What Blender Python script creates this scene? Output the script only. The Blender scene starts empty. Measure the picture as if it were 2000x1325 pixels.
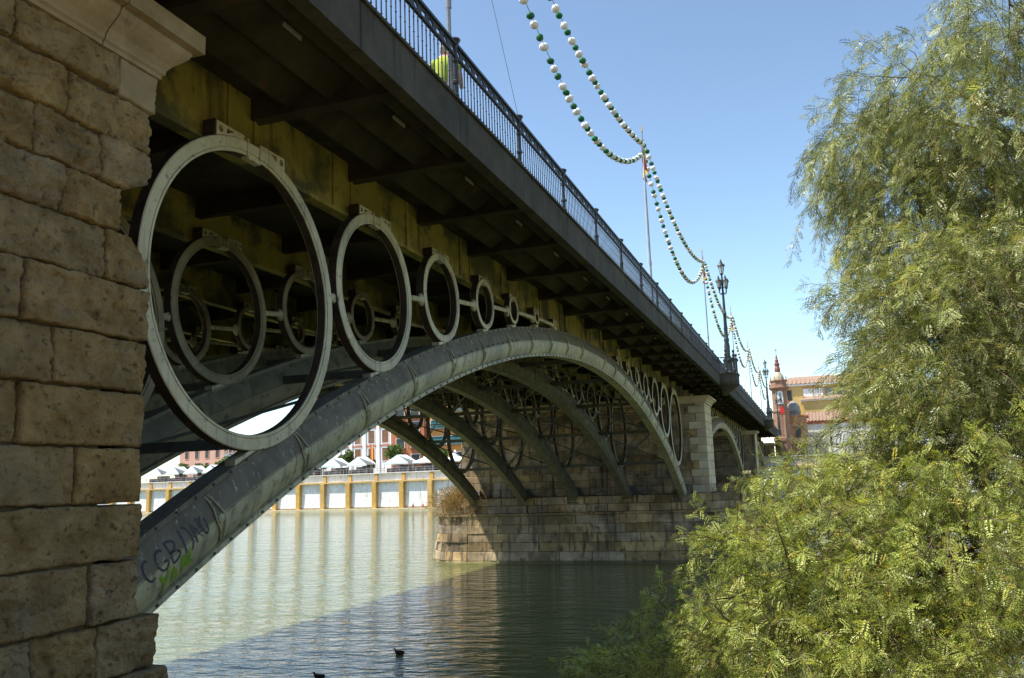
import bpy, math, random
import numpy as np
from mathutils import Vector, Matrix, noise
from mathutils.geometry import tessellate_polygon

random.seed(7)
rng = np.random.default_rng(11)
scene = bpy.context.scene
col = scene.collection
PI = math.pi

# ------------------------------------------------------------------ camera
CAM = Vector((-7.6896, -6.9589, 4.8223))
yaw, pitch, roll, fpx = 0.325, 0.162, -0.034, 1684.66
fwd = Vector((math.cos(pitch)*math.cos(yaw), math.cos(pitch)*math.sin(yaw), math.sin(pitch)))
rt = fwd.cross(Vector((0, 0, 1))).normalized()
up = rt.cross(fwd)
r2 = rt*math.cos(roll)+up*math.sin(roll)
u2 = -rt*math.sin(roll)+up*math.cos(roll)
cd = bpy.data.cameras.new('camera')
cam = bpy.data.objects.new('camera', cd)
col.objects.link(cam)
cam.matrix_world = Matrix(((r2.x, u2.x, -fwd.x, CAM.x), (r2.y, u2.y, -fwd.y, CAM.y), (r2.z, u2.z, -fwd.z, CAM.z), (0, 0, 0, 1)))
cd.sensor_width = 36.0
cd.lens = 36.0*fpx/2000.0
cd.clip_start = 0.05
cd.clip_end = 6000
scene.camera = cam

# ------------------------------------------------------------------ sky, sun, exposure
SUN_EL, SUN_AZ = math.radians(62), math.radians(-30)     # azimuth measured from +Y towards +X
world = bpy.data.worlds.new('World')
scene.world = world
world.use_nodes = True
wn = world.node_tree
bg = wn.nodes['Background']
sky = wn.nodes.new('ShaderNodeTexSky')
sky.sky_type = 'NISHITA'
sky.sun_disc = False
sky.sun_elevation = SUN_EL
sky.sun_rotation = SUN_AZ
sky.air_density = 1.1
sky.dust_density = 0.3
sky.ozone_density = 3.5
gam = wn.nodes.new('ShaderNodeGamma')
gam.inputs[1].default_value = 1.4
wn.links.new(sky.outputs[0], gam.inputs[0])
hsv = wn.nodes.new('ShaderNodeHueSaturation')
hsv.inputs['Saturation'].default_value = 0.80
hsv.inputs['Hue'].default_value = 0.487
wn.links.new(gam.outputs[0], hsv.inputs['Color'])
wn.links.new(hsv.outputs[0], bg.inputs[0])
bg.inputs[1].default_value = 0.075
sd = bpy.data.lights.new('sun', 'SUN')
sd.energy = 5.0
sd.angle = math.radians(0.53)
sd.color = (1.0, 0.94, 0.83)
sun = bpy.data.objects.new('sun', sd)
col.objects.link(sun)
svec = Vector((math.cos(SUN_EL)*math.sin(SUN_AZ), math.cos(SUN_EL)*math.cos(SUN_AZ), math.sin(SUN_EL)))
sun.rotation_euler = (-svec).to_track_quat('-Z', 'Y').to_euler()
sun.location = (0, 0, 60)
scene.view_settings.view_transform = 'Standard'
scene.view_settings.look = 'None'
scene.view_settings.exposure = 0.72
scene.view_settings.gamma = 1.0
scene.render.engine = 'CYCLES'
scene.cycles.max_bounces = 8
scene.cycles.diffuse_bounces = 4
scene.cycles.transparent_max_bounces = 6
scene.cycles.use_denoising = True

# ------------------------------------------------------------------ helpers
WL = {}


def tag(o, label=None, cat=None, group=None, kind=None):
    if label: o['label'] = label
    if cat: o['category'] = cat
    if group: o['group'] = group
    if kind: o['kind'] = kind
    return o


def place(o, parent, loc):
    col.objects.link(o)
    loc = Vector(loc)
    WL[o.name] = loc
    if parent is not None:
        o.parent = parent
        o.location = loc-WL[parent.name]
    else:
        o.location = loc
    return o


def empty(name, loc, label=None, cat=None, group=None):
    o = bpy.data.objects.new(name, None)
    o.empty_display_size = 0.2
    place(o, None, loc)
    return tag(o, label, cat, group)


def inst(mesh, name, parent, loc, rot=None, scale=None):
    o = bpy.data.objects.new(name, mesh)
    place(o, parent, loc)
    if rot is not None: o.rotation_euler = rot
    if scale is not None: o.scale = scale
    return o


def make_mesh(name, v, f, mats, mi=None, smooth=False):
    me = bpy.data.meshes.new(name)
    me.from_pydata([tuple(p) for p in v], [], f)
    if not isinstance(mats, (list, tuple)): mats = [mats]
    for m in mats: me.materials.append(m)
    if mi is not None and len(mats) > 1: me.polygons.foreach_set('material_index', mi)
    if smooth:
        me.polygons.foreach_set('use_smooth', [True]*len(me.polygons))
        if smooth == 'auto':
            me.set_sharp_from_angle(angle=math.radians(40))
    me.update()
    return me


class MB:
    """collects shapes in world coordinates; build() links them as one mesh object"""
    def __init__(s):
        s.v, s.f, s.mi, s.cur = [], [], [], 0

    def add(s, v, f):
        n = len(s.v)
        s.v += [Vector(p) for p in v]
        s.f += [tuple(i+n for i in q) for q in f]
        s.mi += [s.cur]*len(f)
        return s

    def box(s, x0, x1, y0, y1, z0, z1):
        v = [(x0, y0, z0), (x1, y0, z0), (x1, y1, z0), (x0, y1, z0), (x0, y0, z1), (x1, y0, z1), (x1, y1, z1), (x0, y1, z1)]
        return s.add(v, [(0, 3, 2, 1), (4, 5, 6, 7), (0, 1, 5, 4), (1, 2, 6, 5), (2, 3, 7, 6), (3, 0, 4, 7)])

    def obox(s, o, ax, ay, az):
        """box from corner o with three edge vectors"""
        o, ax, ay, az = Vector(o), Vector(ax), Vector(ay), Vector(az)
        v = [o, o+ax, o+ax+ay, o+ay, o+az, o+ax+az, o+ax+ay+az, o+ay+az]
        return s.add(v, [(0, 3, 2, 1), (4, 5, 6, 7), (0, 1, 5, 4), (1, 2, 6, 5), (2, 3, 7, 6), (3, 0, 4, 7)])

    def beam(s, p, q, w, h, upv=(0, 0, 1)):
        p, q, upv = Vector(p), Vector(q), Vector(upv)
        d = (q-p).normalized()
        sd_ = d.cross(upv)
        if sd_.length < 1e-4: sd_ = Vector((1, 0, 0))
        sd_.normalize()
        u = sd_.cross(d)
        return s.obox(p-sd_*w/2-u*h/2, q-p, sd_*w, u*h)

    def tube(s, path, rad, n=8, caps=True):
        path = [Vector(p) for p in path]
        if not isinstance(rad, (list, tuple)): rad = [rad]*len(path)
        vs, fs = [], []
        prev = None
        for i, p in enumerate(path):
            d = (path[min(i+1, len(path)-1)]-path[max(i-1, 0)]).normalized()
            if prev is None:
                a = d.cross(Vector((0, 0, 1)))
                if a.length < 1e-3: a = Vector((1, 0, 0))
            else:
                a = prev-d*prev.dot(d)
            a.normalize()
            prev = a
            b = d.cross(a)
            for k in range(n):
                t = 2*PI*k/n
                vs.append(p+(a*math.cos(t)+b*math.sin(t))*rad[i])
        for i in range(len(path)-1):
            for k in range(n):
                k2 = (k+1) % n
                fs.append((i*n+k, i*n+k2, (i+1)*n+k2, (i+1)*n+k))
        if caps:
            fs.append(tuple(range(n-1, -1, -1)))
            fs.append(tuple(range((len(path)-1)*n, len(path)*n)))
        return s.add(vs, fs)

    def lathe(s, prof, c, n=12, ang0=0.0):
        """prof: list of (r,z); c: centre"""
        c = Vector(c)
        vs, fs = [], []
        for r, z in prof:
            for k in range(n):
                t = ang0+2*PI*k/n
                vs.append(c+Vector((r*math.cos(t), r*math.sin(t), z)))
        for i in range(len(prof)-1):
            for k in range(n):
                k2 = (k+1) % n
                fs.append((i*n+k, i*n+k2, (i+1)*n+k2, (i+1)*n+k))
        fs.append(tuple(range(n-1, -1, -1)))
        fs.append(tuple(range((len(prof)-1)*n, len(prof)*n)))
        return s.add(vs, fs)

    def prism(s, outer, holes, org, ax, ay, az):
        """2-D outline (with holes) in axes ax, ay, extruded along az"""
        org, ax, ay, az = Vector(org), Vector(ax), Vector(ay), Vector(az)
        loops = [[Vector((p[0], p[1], 0)) for p in l] for l in [outer]+list(holes)]
        tri = tessellate_polygon(loops)
        flat = [p for l in loops for p in l]
        n = len(flat)
        vs = [org+ax*p.x+ay*p.y for p in flat]+[org+ax*p.x+ay*p.y+az for p in flat]
        fs = []
        for t in tri:
            fs.append(tuple(t))
            fs.append(tuple(i+n for i in reversed(t)))
        k0 = 0
        for l in loops:
            m = len(l)
            for i in range(m):
                j = (i+1) % m
                fs.append((k0+i, k0+j, k0+j+n, k0+i+n))
            k0 += m
        return s.add(vs, fs)

    def mesh(s, name, mats, origin=(0, 0, 0), smooth=False):
        o = Vector(origin)
        return make_mesh(name, [p-o for p in s.v], s.f, mats, s.mi, smooth)

    def build(s, name, mats, parent=None, origin=None, smooth=False):
        if origin is None: origin = WL[parent.name] if parent is not None else (0, 0, 0)
        me = s.mesh(name, mats, origin, smooth)
        o = bpy.data.objects.new(name, me)
        return place(o, parent, origin)


# ------------------------------------------------------------------ materials
MATS = {}


def mk(name, c1, c2, scale=3.0, rough=0.85, bump=0.3, bscale=25.0, rnd=0.0, stretch=(1, 1, 1), streak=None, sstretch=(6, 6, 0.35),
       spots=None, spec=0.3, metal=0.0, bdist=0.02, lo=0.35, hi=0.65, coarse=None):
    if name in MATS: return MATS[name]
    m = bpy.data.materials.new(name)
    m.use_nodes = True
    nt = m.node_tree
    N, L = nt.nodes, nt.links
    b = N['Principled BSDF']
    b.inputs['Roughness'].default_value = rough
    b.inputs['Specular IOR Level'].default_value = spec
    b.inputs['Metallic'].default_value = metal
    geo = N.new('ShaderNodeNewGeometry')
    pos = geo.outputs['Position']

    def noise_ramp(vec, sc, det, a, z, rgh=0.6):
        t = N.new('ShaderNodeTexNoise')
        t.inputs['Scale'].default_value = sc
        t.inputs['Detail'].default_value = det
        t.inputs['Roughness'].default_value = rgh
        L.new(vec, t.inputs['Vector'])
        r = N.new('ShaderNodeMapRange')
        r.inputs['From Min'].default_value = a
        r.inputs['From Max'].default_value = z
        L.new(t.outputs['Fac'], r.inputs['Value'])
        return r.outputs['Result']

    def mapped(st):
        mp = N.new('ShaderNodeMapping')
        mp.inputs['Scale'].default_value = st
        L.new(pos, mp.inputs['Vector'])
        return mp.outputs['Vector']

    def mixc(fac, a, c):
        mx = N.new('ShaderNodeMix')
        mx.data_type = 'RGBA'
        if isinstance(fac, float): mx.inputs[0].default_value = fac
        else: L.new(fac, mx.inputs[0])
        for s_, v in ((mx.inputs[6], a), (mx.inputs[7], c)):
            if isinstance(v, tuple): s_.default_value = (*v, 1)
            else: L.new(v, s_)
        return mx.outputs[2]

    cur = mixc(noise_ramp(mapped(stretch), scale, 9, lo, hi), c1, c2)
    if coarse:
        cur = mixc(noise_ramp(mapped((1, 1, 1)), coarse[1], 4, coarse[2], coarse[3]), cur, coarse[0])
    if spots:
        cur = mixc(noise_ramp(mapped((1, 1, 1)), spots[1], 6, spots[2], spots[3]), cur, spots[0])
    if streak:
        cur = mixc(noise_ramp(mapped(sstretch), streak[1], 6, streak[2], streak[3]), cur, streak[0])
    if rnd > 0:
        oi = N.new('ShaderNodeObjectInfo')
        mr = N.new('ShaderNodeMapRange')
        mr.inputs['To Min'].default_value = 1-rnd
        mr.inputs['To Max'].default_value = 1+rnd
        L.new(oi.outputs['Random'], mr.inputs['Value'])
        hs = N.new('ShaderNodeHueSaturation')
        L.new(mr.outputs['Result'], hs.inputs['Value'])
        wnz = N.new('ShaderNodeTexWhiteNoise')
        wnz.noise_dimensions = '1D'
        L.new(oi.outputs['Random'], wnz.inputs['W'])
        ms = N.new('ShaderNodeMapRange')
        ms.inputs['To Min'].default_value = 1-rnd*0.9
        ms.inputs['To Max'].default_value = 1+rnd*0.5
        L.new(wnz.outputs['Value'], ms.inputs['Value'])
        L.new(ms.outputs['Result'], hs.inputs['Saturation'])
        L.new(cur, hs.inputs['Color'])
        cur = hs.outputs['Color']
    L.new(cur, b.inputs['Base Color'])
    if bump > 0:
        t = N.new('ShaderNodeTexNoise')
        t.inputs['Scale'].default_value = bscale
        t.inputs['Detail'].default_value = 8
        t.inputs['Roughness'].default_value = 0.65
        L.new(mapped(stretch), t.inputs['Vector'])
        bp = N.new('ShaderNodeBump')
        bp.inputs['Strength'].default_value = bump
        bp.inputs['Distance'].default_value = bdist
        L.new(t.outputs['Fac'], bp.inputs['Height'])
        L.new(bp.outputs['Normal'], b.inputs['Normal'])
    MATS[name] = m
    return m


M_stone = mk('abutment limestone', (0.225, 0.150, 0.060), (0.42, 0.295, 0.138), 3.2, 0.95, 1.0, 22, rnd=0.14, bdist=0.06,
             spots=((0.11, 0.075, 0.04), 14, 0.56, 0.70), coarse=((0.27, 0.215, 0.14), 1.3, 0.52, 0.75), spec=0.15)
M_smooth = mk('dressed limestone', (0.225, 0.165, 0.085), (0.35, 0.26, 0.15), 2.5, 0.9, 0.5, 30, rnd=0.06,
              spots=((0.16, 0.12, 0.06), 3, 0.6, 0.75), spec=0.2)
M_mortar = mk('old mortar', (0.09, 0.07, 0.045), (0.15, 0.115, 0.075), 6, 0.95, 0.5, 40, spec=0.1)
M_pier = mk('pier stone', (0.29, 0.20, 0.10), (0.48, 0.35, 0.19), 1.3, 0.95, 0.6, 14, rnd=0.27, bdist=0.04,
            spots=((0.10, 0.075, 0.045), 2.2, 0.54, 0.70), streak=((0.10, 0.078, 0.05), 0.6, 0.52, 0.66), coarse=((0.20, 0.145, 0.08), 0.45, 0.45, 0.62), spec=0.15)
M_pierw = mk('pale pilaster stone', (0.48, 0.385, 0.24), (0.64, 0.53, 0.35), 1.5, 0.9, 0.4, 18, rnd=0.10,
             spots=((0.22, 0.19, 0.14), 2.5, 0.62, 0.8), spec=0.15)
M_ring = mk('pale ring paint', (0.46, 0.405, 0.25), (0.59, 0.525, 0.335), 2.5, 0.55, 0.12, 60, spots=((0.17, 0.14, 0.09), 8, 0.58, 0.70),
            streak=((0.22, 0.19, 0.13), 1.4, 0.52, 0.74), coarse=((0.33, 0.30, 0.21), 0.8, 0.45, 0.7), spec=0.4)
M_ringin = mk('brown stained ring paint', (0.20, 0.17, 0.10), (0.31, 0.27, 0.17), 2.5, 0.6, 0.12, 60, spots=((0.10, 0.08, 0.05), 5, 0.56, 0.72), spec=0.3)  # inner rings: rusty brown, also darkened to stand in for under-deck shade
M_ribin = mk('inner rib paint with painted shade', (0.135, 0.125, 0.085), (0.22, 0.205, 0.14), 1.6, 0.65, 0.12, 40, spots=((0.07, 0.055, 0.035), 4, 0.56, 0.72), streak=((0.09, 0.08, 0.055), 1.0, 0.54, 0.72), spec=0.3)  # darker copy of the rib paint; under-deck shade put into the colour
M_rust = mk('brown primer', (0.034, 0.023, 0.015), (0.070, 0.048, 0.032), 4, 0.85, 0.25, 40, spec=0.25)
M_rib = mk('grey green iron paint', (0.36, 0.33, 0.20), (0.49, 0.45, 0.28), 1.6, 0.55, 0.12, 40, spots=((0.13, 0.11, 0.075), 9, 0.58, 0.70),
           streak=((0.15, 0.14, 0.10), 1.3, 0.50, 0.70), coarse=((0.25, 0.235, 0.16), 0.7, 0.45, 0.68), spec=0.4)
M_ribdust = mk('dusty grey iron paint', (0.13, 0.115, 0.085), (0.20, 0.178, 0.133), 3, 0.8, 0.2, 50, streak=((0.42, 0.40, 0.32), 3.5, 0.60, 0.70),
               sstretch=(5, 5, 1.0), spec=0.25)
M_iron = mk('dark grey iron', (0.075, 0.075, 0.062), (0.13, 0.13, 0.105), 3, 0.7, 0.15, 40, spots=((0.07, 0.04, 0.022), 5, 0.6, 0.75), spec=0.35)
M_girder = mk('stained ochre paint', (0.245, 0.195, 0.036), (0.34, 0.275, 0.058), 1.1, 0.7, 0.2, 30,
              coarse=((0.085, 0.078, 0.030), 0.95, 0.46, 0.57), spots=((0.09, 0.065, 0.022), 6, 0.60, 0.75),
              streak=((0.085, 0.066, 0.022), 0.6, 0.56, 0.68), sstretch=(4, 4, 0.5), spec=0.3)
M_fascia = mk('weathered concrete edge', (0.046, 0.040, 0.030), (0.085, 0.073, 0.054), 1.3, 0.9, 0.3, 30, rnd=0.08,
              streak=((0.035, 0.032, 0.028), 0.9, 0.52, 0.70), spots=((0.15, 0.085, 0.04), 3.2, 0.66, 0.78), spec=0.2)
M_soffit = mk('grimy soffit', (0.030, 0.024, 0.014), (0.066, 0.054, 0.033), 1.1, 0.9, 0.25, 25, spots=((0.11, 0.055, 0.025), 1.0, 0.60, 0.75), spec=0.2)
M_rail = mk('black railing paint', (0.012, 0.012, 0.013), (0.028, 0.026, 0.025), 5, 0.5, 0.1, 60, spots=((0.06, 0.028, 0.016), 6, 0.66, 0.75), spec=0.45)
M_pole = mk('grey pole', (0.22, 0.21, 0.20), (0.30, 0.29, 0.28), 3, 0.45, 0, spec=0.5, metal=0.2)
M_lamp = mk('dark green lamp iron', (0.016, 0.022, 0.022), (0.030, 0.038, 0.036), 5, 0.45, 0.05, 50, spec=0.5)
M_green = mk('green lantern paper', (0.010, 0.105, 0.035), (0.018, 0.16, 0.055), 20, 0.7, 0.3, 60, rnd=0.15)
M_white = mk('white lantern paper', (0.68, 0.63, 0.58), (0.82, 0.78, 0.73), 18, 0.75, 0.3, 60, rnd=0.06)
M_wire = mk('grey wire', (0.16, 0.16, 0.16), (0.2, 0.2, 0.2), 3, 0.6, 0)
M_wirew = mk('pale wire', (0.6, 0.6, 0.6), (0.7, 0.7, 0.7), 3, 0.6, 0)
M_red = mk('red cloth', (0.52, 0.025, 0.02), (0.62, 0.04, 0.03), 5, 0.8, 0)
M_yellow = mk('yellow cloth', (0.70, 0.42, 0.02), (0.78, 0.5, 0.03), 5, 0.8, 0)
M_quay = mk('white quay render', (0.62, 0.62, 0.60), (0.78, 0.77, 0.75), 0.4, 0.9, 0.1, 6, spots=((0.36, 0.35, 0.31), 1.3, 0.58, 0.74),
            streak=((0.40, 0.38, 0.34), 0.5, 0.54, 0.74), spec=0.1)
M_ochre = mk('ochre quay brick', (0.50, 0.30, 0.085), (0.60, 0.39, 0.13), 1.2, 0.9, 0.1, 8, rnd=0.08, spec=0.1)
M_ochre2 = mk('ochre painted beam', (0.50, 0.33, 0.14), (0.60, 0.42, 0.20), 0.8, 0.9, 0.1, 8, spec=0.1)
M_ground = mk('dry bank earth', (0.26, 0.20, 0.12), (0.38, 0.305, 0.195), 1.0, 0.95, 0.8, 12, spots=((0.12, 0.11, 0.05), 0.8, 0.56, 0.7), spec=0.1, bdist=0.06)
M_land = mk('far ground', (0.20, 0.18, 0.13), (0.30, 0.26, 0.19), 0.05, 0.95, 0, spec=0.1)
M_bark = mk('pepper tree bark', (0.085, 0.055, 0.038), (0.19, 0.14, 0.10), 9, 0.95, 0.8, 30, spec=0.1)
M_brickt = mk('chapel red brick', (0.25, 0.14, 0.092), (0.34, 0.205, 0.145), 2.0, 0.9, 0.1, 10, spots=((0.42, 0.25, 0.16), 1.4, 0.58, 0.75), spec=0.1)
M_brickp = mk('pale brick', (0.36, 0.20, 0.12), (0.45, 0.28, 0.18), 1.2, 0.9, 0.1, 10, spec=0.1)
M_tilered = mk('glazed red tile', (0.20, 0.055, 0.04), (0.27, 0.085, 0.06), 3, 0.4, 0, spec=0.5)
M_tilewht = mk('glazed pale tile', (0.36, 0.31, 0.20), (0.50, 0.44, 0.31), 4, 0.4, 0, spec=0.5)
M_domeg = mk('grey dome tile', (0.22, 0.20, 0.17), (0.32, 0.30, 0.27), 3, 0.5, 0.1, 10, spec=0.4)
M_yelw = mk('yellow house wall', (0.50, 0.34, 0.12), (0.58, 0.41, 0.17), 0.5, 0.9, 0, spec=0.1)
M_orgw = mk('orange house wall', (0.50, 0.235, 0.07), (0.56, 0.28, 0.10), 0.5, 0.9, 0, spec=0.1)
M_pinkw = mk('pink house wall', (0.50, 0.29, 0.225), (0.56, 0.35, 0.28), 0.5, 0.9, 0, spec=0.1)
M_whtw = mk('white house wall', (0.72, 0.70, 0.68), (0.80, 0.78, 0.76), 0.5, 0.9, 0, spec=0.1)
M_redbrick = mk('red brick flats', (0.34, 0.12, 0.06), (0.42, 0.17, 0.09), 0.8, 0.9, 0, spec=0.1)
M_trim = mk('terracotta trim', (0.40, 0.13, 0.075), (0.46, 0.18, 0.11), 1, 0.9, 0, spec=0.1)
M_shut = mk('brown shutter', (0.16, 0.08, 0.045), (0.22, 0.11, 0.065), 1, 0.7, 0, rnd=0.2)
M_dark = mk('dark opening', (0.018, 0.018, 0.020), (0.03, 0.03, 0.033), 1, 0.3, 0, spec=0.5)
M_roof = mk('clay roof tile', (0.24, 0.15, 0.105), (0.34, 0.245, 0.19), 1.5, 0.9, 0.2, 10, stretch=(1, 4, 1), spec=0.1, rnd=0.08)
M_tent = mk('white tent canvas', (0.76, 0.77, 0.76), (0.84, 0.84, 0.83), 0.6, 0.8, 0, spec=0.2)
M_tentg = mk('grey green canvas', (0.46, 0.53, 0.52), (0.55, 0.61, 0.60), 0.6, 0.8, 0, spec=0.2)
M_stall = mk('stall goods', (0.045, 0.05, 0.055), (0.24, 0.20, 0.17), 1.6, 0.85, 0, spec=0.2, spots=((0.30, 0.05, 0.04), 1.2, 0.58, 0.62))
M_awning = mk('teal awning', (0.03, 0.11, 0.12), (0.05, 0.15, 0.16), 1, 0.8, 0)
M_skin = mk('skin', (0.42, 0.24, 0.16), (0.48, 0.29, 0.2), 6, 0.6, 0)
M_lime = mk('lime shirt', (0.30, 0.36, 0.035), (0.38, 0.45, 0.05), 6, 0.85, 0.2, 20)
M_hair = mk('grey hair', (0.30, 0.28, 0.25), (0.42, 0.39, 0.35), 20, 0.8, 0.2, 50)
M_jeans = mk('dark trousers', (0.03, 0.035, 0.05), (0.05, 0.055, 0.075), 8, 0.9, 0)
M_duck = mk('dark feathers', (0.010, 0.009, 0.008), (0.028, 0.022, 0.018), 20, 0.7, 0.2, 60)
M_bill = mk('duck bill', (0.10, 0.08, 0.03), (0.14, 0.11, 0.05), 20, 0.5, 0)
M_blue = mk('blue spray paint', (0.028, 0.030, 0.045), (0.075, 0.075, 0.085), 7, 0.6, 0)
M_limep = mk('lime spray paint', (0.13, 0.25, 0.012), (0.22, 0.36, 0.03), 9, 0.6, 0)
M_tubel = mk('white lamp tube', (0.24, 0.23, 0.20), (0.32, 0.31, 0.28), 4, 0.5, 0)


def leaf_mat(name, trans=0.35, rough=0.5):
    m = bpy.data.materials.new(name)
    m.use_nodes = True
    N, L = m.node_tree.nodes, m.node_tree.links
    b = N['Principled BSDF']
    b.inputs['Roughness'].default_value = rough
    b.inputs['Specular IOR Level'].default_value = 0.35
    at = N.new('ShaderNodeAttribute')
    at.attribute_name = 'tint'
    L.new(at.outputs['Color'], b.inputs['Base Color'])
    tr = N.new('ShaderNodeBsdfTranslucent')
    mul = N.new('ShaderNodeMix')
    mul.data_type = 'RGBA'
    mul.blend_type = 'MULTIPLY'
    mul.inputs[0].default_value = 1.0
    L.new(at.outputs['Color'], mul.inputs[6])
    mul.inputs[7].default_value = (1.5, 1.5, 0.6, 1)
    L.new(mul.outputs[2], tr.inputs['Color'])
    mx = N.new('ShaderNodeMixShader')
    mx.inputs[0].default_value = trans
    L.new(b.outputs[0], mx.inputs[1])
    L.new(tr.outputs[0], mx.inputs[2])
    L.new(mx.outputs[0], N['Material Output'].inputs['Surface'])
    return m


M_leaf = leaf_mat('pepper tree leaf', 0.28, 0.36)
M_leaf2 = leaf_mat('broad leaf', 0.25)
M_dry = leaf_mat('dry straw', 0.2, 0.8)


def glass_mat():
    m = bpy.data.materials.new('lantern glass')
    m.use_nodes = True
    b = m.node_tree.nodes['Principled BSDF']
    b.inputs['Base Color'].default_value = (0.55, 0.55, 0.52, 1)
    b.inputs['Roughness'].default_value = 0.2
    b.inputs['Alpha'].default_value = 0.6
    return m


M_glass = glass_mat()
M_win = mk('window glass', (0.05, 0.06, 0.07), (0.09, 0.10, 0.115), 0.5, 0.08, 0, spec=0.8)


def water_mat():
    m = bpy.data.materials.new('river water')
    m.use_nodes = True
    N, L = m.node_tree.nodes, m.node_tree.links
    b = N['Principled BSDF']
    b.inputs['Roughness'].default_value = 0.04
    b.inputs['IOR'].default_value = 1.333
    b.subsurface_method = 'BURLEY'
    b.inputs['Subsurface Weight'].default_value = 1.0
    b.inputs['Subsurface Radius'].default_value = (0.5, 0.6, 0.35)
    b.inputs['Subsurface Scale'].default_value = 1.6
    geo = N.new('ShaderNodeNewGeometry')

    def nz(st, sc, det, rg=0.55, rotz=0.25):
        mp = N.new('ShaderNodeMapping')
        mp.inputs['Scale'].default_value = st
        mp.inputs['Rotation'].default_value = (0, 0, rotz)
        L.new(geo.outputs['Position'], mp.inputs['Vector'])
        t = N.new('ShaderNodeTexNoise')
        t.inputs['Scale'].default_value = sc
        t.inputs['Detail'].default_value = det
        t.inputs['Roughness'].default_value = rg
        L.new(mp.outputs['Vector'], t.inputs['Vector'])
        return t.outputs['Fac']
    silt = nz((1, 1, 1), 0.03, 3)
    mx = N.new('ShaderNodeMix')
    mx.data_type = 'RGBA'
    L.new(silt, mx.inputs[0])
    mx.inputs[6].default_value = (0.112, 0.128, 0.043, 1)
    mx.inputs[7].default_value = (0.138, 0.152, 0.056, 1)
    L.new(mx.outputs[2], b.inputs['Base Color'])
    h1 = nz((1.0, 0.45, 1), 1.5, 3, 0.5, 0.35)
    h2 = nz((1.0, 0.35, 1), 4.5, 3, 0.55, 0.15)
    h3 = nz((1.0, 0.5, 1), 0.35, 2, 0.5, -0.2)
    a = N.new('ShaderNodeMath')
    a.operation = 'MULTIPLY_ADD'
    L.new(h2, a.inputs[0])
    a.inputs[1].default_value = 0.42
    L.new(h1, a.inputs[2])
    a2 = N.new('ShaderNodeMath')
    a2.operation = 'MULTIPLY_ADD'
    L.new(h3, a2.inputs[0])
    a2.inputs[1].default_value = 1.2
    L.new(a.outputs[0], a2.inputs[2])
    bp = N.new('ShaderNodeBump')
    gust = nz((1.0, 0.35, 1), 0.06, 3, 0.6, 0.5)
    gr = N.new('ShaderNodeMapRange')
    gr.inputs['From Min'].default_value = 0.35
    gr.inputs['From Max'].default_value = 0.65
    gr.inputs['To Min'].default_value = 0.45
    gr.inputs['To Max'].default_value = 1.0
    L.new(gust, gr.inputs['Value'])
    L.new(gr.outputs['Result'], bp.inputs['Strength'])
    bp.inputs['Distance'].default_value = 0.22
    L.new(a2.outputs[0], bp.inputs['Height'])
    L.new(bp.outputs['Normal'], b.inputs['Normal'])
    return m


M_water = water_mat()

# ------------------------------------------------------------------ the setting: water, banks
w_ = MB().add([(-60, -400, 0), (400, -400, 0), (400, 500, 0), (-60, 500, 0)], [(0, 1, 2, 3)])
tag(w_.build('river_water', M_water), kind='structure')


def near_bank():
    xs = np.linspace(-60, 7, 90)
    ys = np.linspace(-80, 60, 120)
    v, f = [], []
    for j, y in enumerate(ys):
        for i, x in enumerate(xs):
            t = min(max((x+5.0)/8.5, 0), 1.3)
            z = 3.2-3.7*t
            z += 0.22*noise.noise((x*0.6, y*0.6, 1.0))+0.06*noise.noise((x*2.3, y*2.3, 4.0))
            v.append((x, y, z))
    nx = len(xs)
    for j in range(len(ys)-1):
        for i in range(nx-1):
            f.append((j*nx+i, j*nx+i+1, (j+1)*nx+i+1, (j+1)*nx+i))
    o = place(bpy.data.objects.new('river_bank_ground', make_mesh('river_bank_ground', v, f, M_ground, smooth=True)), None, (0, 0, 0))
    tag(o, kind='structure')


near_bank()

B0 = Vector((136, 0, 0))
BD = Vector((0.177, 0.984, 0)).normalized()
BN = Vector((-BD.y, BD.x, 0))        # towards the river


def bank(s, off, z):
    return B0+BD*s-BN*off+Vector((0, 0, z))


QTOP = 7.1
g_ = MB().add([bank(-400, 1.0, QTOP), bank(500, 1.0, QTOP), bank(500, 2500, QTOP), bank(-400, 2500, QTOP)], [(0, 3, 2, 1)])
tag(g_.build('far_bank_ground', M_land), kind='structure')

# quay wall with ochre buttresses and beam
q = empty('quay_wall', bank(60, 0, 0), 'long white quay wall with ochre buttresses and ledge along the far bank', 'wall')


def bbox(m, s0, s1, o0, o1, z0, z1):
    return m.obox(bank(s0, o0, z0), BD*(s1-s0), -BN*(o1-o0), (0, 0, z1-z0))


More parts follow.
